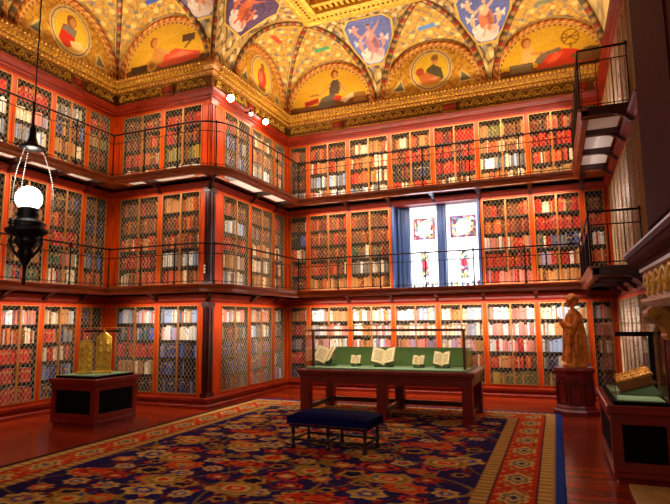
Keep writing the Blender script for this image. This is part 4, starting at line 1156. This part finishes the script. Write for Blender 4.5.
# left case with gilded altarpiece
cl = pedestal_case('dark mahogany display case holding gilded altarpiece, near the inner corner', (-7.53, 6.42, 0), .92, .90)
vitrine(cl, .06, .06, .86, .84, ZTOP, 1.53)
mb = MB(); mb.bevbox((.08, .52, 1.455), (.84, .58, 1.49), .006); mb.build('light_bar', M['black_bronze'], cl)
def bar_lamp(parent, loc, size, power):
    ld = bpy.data.lights.new('vitrine_lamp', 'AREA'); ld.shape = 'RECTANGLE'; ld.size, ld.size_y = size; ld.energy = power; ld.color = (1, .9, .72)
    o = bpy.data.objects.new('vitrine_lamp', ld); COL.objects.link(o); o.parent = parent; o.location = loc
bar_lamp(cl, (.46, .55, 1.45), (.7, .03), 3.5)
al_ = thing('altarpiece', 'small gilded altarpiece of two embossed panels standing inside the left glass case', 'altarpiece', (-7.08, 6.86, ZTOP), R(38))
def gold_panel(px, w, h, rot, name):
    mb = MB(); mat = Matrix.Translation((px, 0, 0)) @ Matrix.Rotation(rot, 4, 'Z')
    mb.bevbox((-w/2, -.015, .03), (w/2, .015, h*.86), .005, mat=mat)
    mb.add([tuple(mat @ Vector(v)) for v in ((-w/2, -.015, h*.86), (w/2, -.015, h*.86), (0, -.015, h), (-w/2, .015, h*.86), (w/2, .015, h*.86), (0, .015, h))], [(0, 1, 2), (5, 4, 3), (0, 2, 5, 3), (1, 4, 5, 2), (0, 3, 4, 1)])
    mb.bevbox((-w/2-.02, -.04, 0), (w/2+.02, .04, .035), .008, mat=mat)
    o = mb.build(name, M['gold'], al_)
    mb = MB()
    for r_ in range(4):
        for c_ in range(2):
            cx = (c_-.5)*w*.46; cz = .11+r_*(h*.80-.06)/4
            mb.ball((cx, -.016, cz), (.035, .02, .04), 8, mat=mat); mb.ball((cx, -.02, cz+.055), (.016, .016, .018), 6, mat=mat)
            mb.tube([tuple(mat @ Vector((cx+.05*math.cos(x), -.016, cz+.01+.06*math.sin(x)))) for x in np.linspace(0, PI, 7)], .006, 5)
    mb.ball((0, 0, h+.012), (.02, .02, .025), 8, mat=mat)
    mb.build('relief_figures', M['gold'], al_, True)
gold_panel(-.15, .20, .57, R(10), 'left_panel'); gold_panel(.12, .24, .68, R(-6), 'main_panel')
# right case with jewelled book
cr = pedestal_case('dark mahogany display case with jewelled book, in front of the chimneypiece', (.44, 6.08, 0), .575, 1.50)
vitrine(cr, .07, .06, .52, 1.42, ZTOP, 1.54)
mb = MB(); mb.bevbox((.15, .60, 1.40), (.52, .66, 1.45), .006); mb.bevbox((.46, .59, ZTOP), (.51, .66, 1.40), .006); mb.build('light_bar', M['black_bronze'], cr)
bar_lamp(cr, (.33, .63, 1.395), (.3, .03), 3)
jb = thing('jewelled_book', 'thick old book with gold jewelled cover lying tilted on a cradle', 'book', (.76, 6.72, ZTOP+.035))
tl = Matrix.Rotation(R(-17), 4, 'Y') @ Matrix.Rotation(R(12), 4, 'X')
mb = MB(); mb.box((-.17, -.12, .02), (.16, .12, .10), 0, tl); mb.build('page_block', M['tan_page'] if 'tan_page' in M else plain('aged_page', (150, 84, 40), .8, noise=.3, scale=80), jb).location = (0, 0, .055)
mb = MB(); mb.bevbox((-.18, -.13, .10), (.18, .13, .118), .004, mat=tl)
for i in range(5):
    for j in range(3): mb.ball((-.14+.07*i, -.085+.085*j, .122), (.02, .02, .012), 6, mat=tl)
mb.tube([tuple(tl @ Vector(v)) for v in ((-.17, -.12, .122), (.17, -.12, .122), (.17, .12, .122), (-.17, .12, .122))], .008, 5, closed=True)
mb.build('gold_cover', M['gold_mid'], jb).location = (0, 0, .055)
mb = MB(); mb.bevbox((-.18, -.13, .002), (.18, .13, .02), .004, mat=tl); mb.build('back_cover', plain('old_leather', (96, 52, 26), .6), jb).location = (0, 0, .055)
ck = MB(); ck.prism([(.56, ZTOP), (.97, ZTOP), (.97, ZTOP+.02), (.90, ZTOP+.12), (.60, ZTOP+.02)], 6.62, 6.82, 0, 'y')
tag(ck.build('book_cradle', M['baize_pale']), 'pale green wedge cradle under the jewelled book', 'book stand')

# ---- long display table with vitrine
TX0, TX1, TY0, TY1 = -4.18, -1.23, 8.55, 9.85
tb = thing('display_table', 'long red mahogany display table with glass vitrine in the middle of the room', 'display table', (TX0, TY0, 0.0145))
LX, LY = TX1-TX0, TY1-TY0
mb = MB(); mb.bevbox((-.03, -.03, .70), (LX+.03, LY+.03, .77), .012); mb.bevbox((0, 0, .665), (LX, LY, .70), .008); mb.build('table_top', M['table_wood'], tb)
mb = MB(); mb.box((.03, .03, .54), (LX-.03, .07, .665)); mb.box((.03, LY-.07, .54), (LX-.03, LY-.03, .665)); mb.box((.03, .07, .54), (.07, LY-.07, .665)); mb.box((LX-.07, .07, .54), (LX-.03, LY-.07, .665)); mb.build('apron', M['table_wood'], tb)
for x in (.02, LX/2-.08, LX-.18):
    for y in (.02, LY-.18):
        mb = MB(); mb.bevbox((x, y, 0), (x+.16, y+.16, .665), .008); mb.box((x-.008, y-.008, .0), (x+.168, y+.168, .05)); mb.build('leg', M['table_wood'], tb)
mb = MB(); mb.box((.18, LY-.13, .08), (LX/2-.08, LY-.07, .16)); mb.box((LX/2+.08, LY-.13, .08), (LX-.18, LY-.07, .16)); mb.build('stretcher', M['dark_wood'], tb)
for x in (.07, LX/2-.03, LX-.13):
    mb = MB(); mb.box((x, .18, .08), (x+.06, LY-.18, .15)); mb.build('side_stretcher', M['dark_wood'], tb)
mb = MB(); mb.bevbox((.10, .08, .77), (LX-.10, LY-.16, .797), .006); mb.build('baize_base', M['baize_pale'], tb)
mb = MB(); mb.prism([(.72, .797), (1.08, 1.10), (1.10, 1.10), (1.10, .797)], .28, LX-.14, 0, 'x'); 
o = mb.build('sloped_back', M['baize'], tb)
vitrine(tb, .09, .07, LX-.09, LY-.12, .775, 1.50)
mb = MB(); mb.bevbox((.10, .16, 1.405), (LX-.10, .215, 1.445), .006); mb.build('light_bar', M['bar_wood'], tb)
bar_lamp(tb, (LX/2, .19, 1.40), (LX-.4, .03), 9)
for x in (.18, LX-.16):
    mb = MB(); mb.bevbox((x, .165, .797), (x+.04, .205, 1.405), .005); mb.build('bar_post', M['bar_wood'], tb)
def open_book(loc, w, h, tilt, rz, label, stand_label, ink=True):
    t = thing('open_book', label, 'book', loc, rz, 'open books in the long vitrine')
    # gutter runs up and back, the two leaves rise to either side
    T = Matrix.Translation((0, -.05, .05)) @ Matrix.Rotation(R(52), 4, 'X')
    n = 8; AN = R(34)
    def leafpt(sg, k, l, off):
        b = .030*math.sin(PI*min(1, k*1.25))*(1-k*.5)
        return tuple(T @ Vector((sg*(w/2*k*math.cos(AN) - (b+off)*math.sin(AN)*.5), l, w/2*k*math.sin(AN) + b + off)))
    def slab(sg, o0, o1, l0, l1, kmax):
        vs_ = []; fs_ = []
        for i in range(n+1):
            k = kmax*i/n
            vs_ += [leafpt(sg, k, l0, o1), leafpt(sg, k, l1, o1), leafpt(sg, k, l0, o0), leafpt(sg, k, l1, o0)]
        for i in range(n):
            a, b = i*4, i*4+4; fs_ += [(a, b, b+1, a+1), (a+2, a+3, b+3, b+2), (a+1, b+1, b+3, a+3), (a, a+2, b+2, b)]
        return vs_, fs_ + [(0, 1, 3, 2), (n*4, n*4+2, n*4+3, n*4+1)]
    for sg in (-1, 1):
        mb = MB(); mb.add(*slab(sg, -.026, 0, 0, h, 1)); mb.build('page_block', M['page'], t)
        mb = MB()
        for r_ in range(7):
            l_ = h*(.14+.72*r_/7); v4 = [leafpt(sg, k, l_+dl, .0015) for dl in (0, h*.035) for k in (.2, .4, .6, .82)]
            mb.add(v4, [(q, q+1, q+5, q+4) for q in range(3)])
        mb.build('writing', M['ink'], t)
    mb = MB()
    for sg in (-1, 1): mb.add(*slab(sg, -.036, -.0275, -.008, h+.008, 1.04))
    mb.build('binding', M.setdefault('binding', plain('binding', (92, 46, 24), .6)), t)
    s = MB(); s.bevbox((-w*.34, -.09, 0), (w*.34, .10, .042), .006); s.prism([(.0, .042), (.0+h*.25, .02+h*.36), (.02+h*.25, .02+h*.36), (.09, .042)], -w*.10, w*.10, 0, 'x')
    so = s.build('book_stand', M['baize_stand'] if 'baize_stand' in M else M.setdefault('baize_stand', plain('baize_stand', (70, 92, 52), .9)), loc=loc, rot=rz)
    tag(so, stand_label, 'book stand', 'stands in the long vitrine')
yb_ = 9.02
open_book((-3.86, yb_, .797), .50, .30, R(-18), R(-24), 'large open book turned sideways at the left end of the long vitrine', 'dark stand under the turned open book at left end of vitrine')
open_book((-3.29, yb_, .797), .20, .16, R(-22), R(8), 'tiny open book on a green block, second from left in long vitrine', 'small green block under the tiny book second from left')
open_book((-2.78, yb_, .797), .46, .29, R(-20), R(2), 'large open book at the middle of the long vitrine', 'low stand under the large middle open book')
open_book((-2.17, yb_, .797), .22, .17, R(-22), R(-2), 'small open book between middle and last books in the long vitrine', 'small green block under the book between middle and last')
open_book((-1.78, yb_, .797), .31, .24, R(-20), R(-2), 'open book with upright leaves at the right end of long vitrine', 'dark stand under the last open book at right end of vitrine')

# ---- bench
bn = thing('bench', 'long low bench with navy velvet seat on turned dark legs, on the rug', 'bench', (-3.22, 6.30, 0.0145), R(-3))
BL, BD_ = 1.06, .50
mb = MB()
n1, n2 = 22, 12; vs = []
for i in range(n1+1):
    for j in range(n2+1):
        u = i/n1*2-1; v = j/n2*2-1; dome = (1-abs(u)**6)*(1-abs(v)**4)
        vs.append((BL/2+u*(BL/2+.02), BD_/2+v*(BD_/2+.02), .40+.05*dome))
fs = [(i*(n2+1)+j, (i+1)*(n2+1)+j, (i+1)*(n2+1)+j+1, i*(n2+1)+j+1) for i in range(n1) for j in range(n2)]
mb.add(vs, fs); mb.box((-.02, -.02, .30), (BL+.02, BD_+.02, .402)); mb.build('seat', M['velvet'], bn)
mb = MB(); mb.box((.01, .01, .27), (BL-.01, BD_-.01, .305)); mb.build('seat_rail', M['bench_wood'], bn)
mb = MB()
for k in range(34):
    mb.ball((-.022, -.0+BD_*0, .312) if False else (BL*k/33, -.021, .31), .008, 5)
mb.build('nail_trim', M['brass'], bn)
LEGP = [(.026, 0), (.03, .015), (.034, .04), (.022, .06), (.018, .075), (.026, .09), (.026, .13), (.018, .14), (.014, .16), (.024, .185), (.03, .21), (.02, .235), (.026, .25), (.026, .275)]
for x in (.04, BL/2, BL-.04):
    for y in (.04, BD_-.04):
        MB().lathe(LEGP, 10, (x, y)).build('leg', M['bench_wood'], bn, True)
mb = MB(); mb.tube([(.04, .04, .11), (BL-.04, .04, .11)], .016, 8); mb.build('stretcher', M['bench_wood'], bn, True)
mb = MB(); mb.tube([(.04, BD_-.04, .11), (BL-.04, BD_-.04, .11)], .016, 8); mb.build('stretcher', M['bench_wood'], bn, True)
for x in (.04, BL/2, BL-.04):
    mb = MB(); mb.tube([(x, .04, .11), (x, BD_-.04, .11)], .016, 8); mb.build('cross_stretcher', M['bench_wood'], bn, True)

# ---- statue on octagonal pedestal
PX, PY = .23, 10.22
pd = thing('pedestal', 'octagonal carved mahogany pedestal under the gilded statue', 'pedestal', (PX, PY, 0))
ph8 = PI/8
mb = MB(); mb.lathe([(.385, 0), (.385, .07), (.35, .10), (.335, .14), (.315, .16), (.315, .66), (.325, .68), (.34, .71), (.35, .74), (.33, .775)], 8, phase=ph8); mb.build('body', M['table_wood'], pd)
for k in range(8):
    a = k*PI/4; ra = .315*math.cos(ph8)+.004; hw = .085
    c, s = math.cos(a), math.sin(a); mb = MB()
    pts = [(-hw, .20), (-hw, .50), (-hw*.6, .56), (0, .60), (hw*.6, .56), (hw, .50), (hw, .20)]
    mb.tube([(ra*c - x*s, ra*s + x*c, z) for x, z in pts], .011, 5, closed=True)
    mb.tube([(ra*c - .035*math.cos(q)*s, ra*s + .035*math.cos(q)*c, .50+.035*math.sin(q)) for q in np.linspace(0, 2*PI, 11)[:-1]], .008, 5, closed=True)
    mb.build('tracery_panel', M['dark_wood'], pd)
def make_statue():
    mb = MB()
    # base mound and robe as stacked sections, facing -x with the train behind
    secs = [(.0, .25, .22, 0, 0), (.05, .25, .21, 0, 0), (.08, .225, .19, 0, 0), (.16, .205, .175, -.005, .35), (.32, .19, .165, -.0, .6), (.50, .18, .16, .01, .8), (.66, .185, .16, .015, .7), (.80, .185, .155, .02, .5), (.92, .165, .15, .03, .3), (.99, .12, .13, .035, .1), (1.03, .075, .08, .03, 0), (1.06, .05, .055, .02, 0)]
    n = 40; vs = []
    for (z, rx, ry, ox, fold) in secs:
        for k in range(n):
            a = 2*PI*k/n; f = 1+.13*fold*math.sin(7*a+z*5)+.07*fold*math.sin(13*a-z*7)
            vs.append((ox+rx*f*math.cos(a), ry*f*math.sin(a), z))
    fs = [(i*n+k, i*n+(k+1) % n, (i+1)*n+(k+1) % n, (i+1)*n+k) for i in range(len(secs)-1) for k in range(n)]
    fs += [tuple(range(n))[::-1], tuple((len(secs)-1)*n+k for k in range(n))]
    mb.add(vs, fs)
    # neck, head with face, and a full head of curls
    mb.tube([(.02, 0, 1.0), (.0, 0, 1.12)], .045, 10); mb.ball((-.02, 0, 1.20), (.08, .075, .095), 14)
    mb.ball((-.05, 0, 1.165), (.055, .055, .06), 10); mb.ball((-.108, 0, 1.185), (.020, .014, .026), 8); mb.ball((-.09, 0, 1.148), (.016, .026, .011), 8); mb.ball((-.075, 0, 1.115), (.03, .03, .024), 8)
    for s in (-1, 1): mb.ball((-.09, .030*s, 1.205), (.012, .016, .009), 6); mb.ball((-.0, .088*s, 1.18), (.02, .012, .03), 6)
    mb.ball((.02, 0, 1.235), (.115, .12, .10), 12)
    for k in range(14):
        a = k*2*PI/14; mb.ball((.03+.105*math.cos(a), .115*math.sin(a), 1.235+.02*math.sin(3*a)), .042, 8)
        if math.cos(a) > -.2: mb.ball((.03+.095*math.cos(a), .105*math.sin(a), 1.15), .038, 8)
    for s in (-1, 1):
        mb.tube([(.03, .14*s, .95), (.01, .215*s, .82), (-.05, .215*s, .71), (-.15, .13*s, .735), (-.25, .03*s, .81)], [.06, .066, .062, .052, .030], 10)
        # hanging sleeve
        mb.tube([(-.06, .19*s, .72), (-.09, .18*s, .58), (-.06, .16*s, .44)], [.06, .05, .014], 8)
        # palm and five fingers pressed together
        mb.ball((-.275, .016*s, .835), (.022, .012, .035), 8)
        for k, (dx, L) in enumerate(((-.016, .052), (-.006, .062), (.004, .058), (.013, .046))):
            mb.tube([(-.278+dx, .014*s, .855), (-.292+dx, .010*s, .855+L*.6), (-.298+dx, .006*s, .855+L)], [.0065, .006, .0045], 6)
        mb.tube([(-.265, .018*s, .825), (-.245, .018*s, .86), (-.245, .012*s, .882)], [.0075, .0065, .0045], 6)
    # cloak edges sweeping down front and back
    for s in (-1, 1):
        mb.tube([(-.06, .10*s, .96), (-.13, .12*s, .70), (-.15, .13*s, .40), (-.17, .14*s, .10)], [.03, .04, .045, .05], 8)
        mb.tube([(.10, .10*s, .95), (.18, .11*s, .60), (.20, .13*s, .25), (.23, .13*s, .07)], [.04, .05, .05, .05], 8)
    mb.tube([(-.14, -.06, .55), (-.18, .0, .45), (-.17, .06, .30), (-.2, .05, .09)], [.03, .035, .035, .04], 8)
    mb.tube([(.0, -.17, .6), (-.03, -.19, .4), (-.02, -.2, .1)], [.025, .03, .04], 8)
    o = mb.build('statue', M['statue'])
    md = o.modifiers.new('r', 'REMESH'); md.mode = 'VOXEL'; md.voxel_size = .0085; md.use_smooth_shade = True
    sm = o.modifiers.new('s', 'SMOOTH'); sm.factor = .5; sm.iterations = 2
    dg = bpy.context.evaluated_depsgraph_get(); me = bpy.data.meshes.new_from_object(o.evaluated_get(dg)); o.modifiers.clear(); o.data = me
    me.polygons.foreach_set('use_smooth', [True]*len(me.polygons))
    return o
st = make_statue(); st.location = (PX+.03, PY, .775); st.rotation_euler = (0, 0, R(20)); st.scale = (.80, .80, .945)
tag(st, 'gilded wooden statue of a robed figure praying, standing on the octagonal pedestal', 'statue')

# ---- pendant lamp
LPX, LPY = -4.75, 3.67
pl_ = thing('pendant_lamp', 'black bronze hanging lamp with glowing white globe in front of left wall', 'pendant lamp', (LPX, LPY, 1.98))
def pz(z): return z-1.98
mb = MB(); mb.tube([(0, 0, pz(3.42)), (0, 0, pz(8.6))], .007, 6); mb.lathe([(.02, pz(3.32)), (.11, pz(3.335)), (.12, pz(3.355)), (.06, pz(3.385)), (.035, pz(3.45)), (.03, pz(3.55)), (.012, pz(3.60))], 16); mb.build('suspension_rod', M['black_bronze'], pl_, True)
mb = MB(); mb.ball((0, 0, pz(2.83)), .122, 20); mb.build('globe', M['bulb'], pl_, True)
prof = [(.012, 1.98), (.02, 2.02), (.014, 2.06), (.02, 2.17), (.05, 2.22), (.075, 2.29), (.06, 2.33), (.09, 2.37), (.115, 2.41), (.09, 2.44), (.145, 2.465), (.19, 2.49), (.195, 2.515), (.15, 2.545), (.165, 2.57), (.165, 2.585), (.12, 2.61), (.09, 2.64), (.105, 2.66), (.09, 2.70), (.10, 2.72), (.07, 2.745)]
mb = MB(); mb.lathe([(r_, pz(z_)) for r_, z_ in prof], 24); mb.build('lamp_body', M['black_bronze'], pl_, True)
for k in range(4):
    a = k*PI/2+.5; mb = MB(); c, s = math.cos(a), math.sin(a)
    mb.tube([(.14*c, .14*s, pz(2.46)), (.145*c, .145*s, pz(2.38)), (.11*c, .11*s, pz(2.31)), (.06*c, .06*s, pz(2.24))], [.012, .018, .016, .008], 6); mb.build('scroll_arm', M['black_bronze'], pl_, True)
for k in range(3):
    a = k*2*PI/3+.75; c, s = math.cos(a), math.sin(a); mb = MB()
    for i in range(34):
        q = i/33; r_ = .18-.09*q**1.6+.06*math.sin(PI*q); mb.ball((r_*c, r_*s, pz(2.51+.83*q)), (.006, .006, .008), 6)
    mb.build('bead_chain', M['steel'], pl_, True)
ld = bpy.data.lights.new('pendant_light', 'POINT'); ld.energy = 60; ld.color = (1, .9, .78); ld.shadow_soft_size = .15
lo = bpy.data.objects.new('pendant_light', ld); COL.objects.link(lo); lo.parent = pl_; lo.location = (0, 0, pz(3.06))

# ---- spotlights below the cornice of the projecting block
def spotlight(y, z, r, label, power):
    t = thing('spotlight', label, 'spotlight', (XC+.10, y, z), 0, 'spotlights under the cornice')
    mb = MB(); mb.tube([(-.08, 0, .02), (.0, 0, .02), (.04, 0, 0)], .015, 6); mb.build('bracket', M['black_bronze'], t)
    mb = MB(); mb.lathe([(r*.7, -.02), (r*.9, .0), (r*.9, .05), (r*.4, .08)], 12, (.10, 0)); mb.build('housing', M['bronze'], t, True)
    mb = MB(); mb.ball((.12, -.02, -.04), r, 12); mb.build('bulb', M['spot_bulb'], t, True)
    if power:
        ld = bpy.data.lights.new('spot_light', 'POINT'); ld.energy = power; ld.color = (1, .85, .66); ld.shadow_soft_size = .06
        lo = bpy.data.objects.new('spot_light', ld); COL.objects.link(lo); lo.parent = t; lo.location = (.28, -.05, -.12)
spotlight(8.98, 6.20, .075, 'large glowing spotlight nearest the projecting corner under gilded cornice', 14)
spotlight(9.78, 6.15, .035, 'small dim spotlight between the two glowing ones under the cornice', 0)
spotlight(10.42, 6.20, .065, 'large glowing spotlight on the block side nearer the back wall', 14)
# small sign plates on the projecting pilaster
pt = thing('wall_plate', 'white switch plate with black buttons on pilaster of projecting corner', 'switch plate', (XC-.05, YP-.028, 2.62))
MB().bevbox((-.03, -.012, -.10), (.03, 0, .10), .004).build('plate', M['black'], pt)
for z in (-.06, .0, .06):
    MB().bevbox((-.022, -.018, z-.022), (.022, -.012, z+.022), .002).build('button', M['white'], pt)
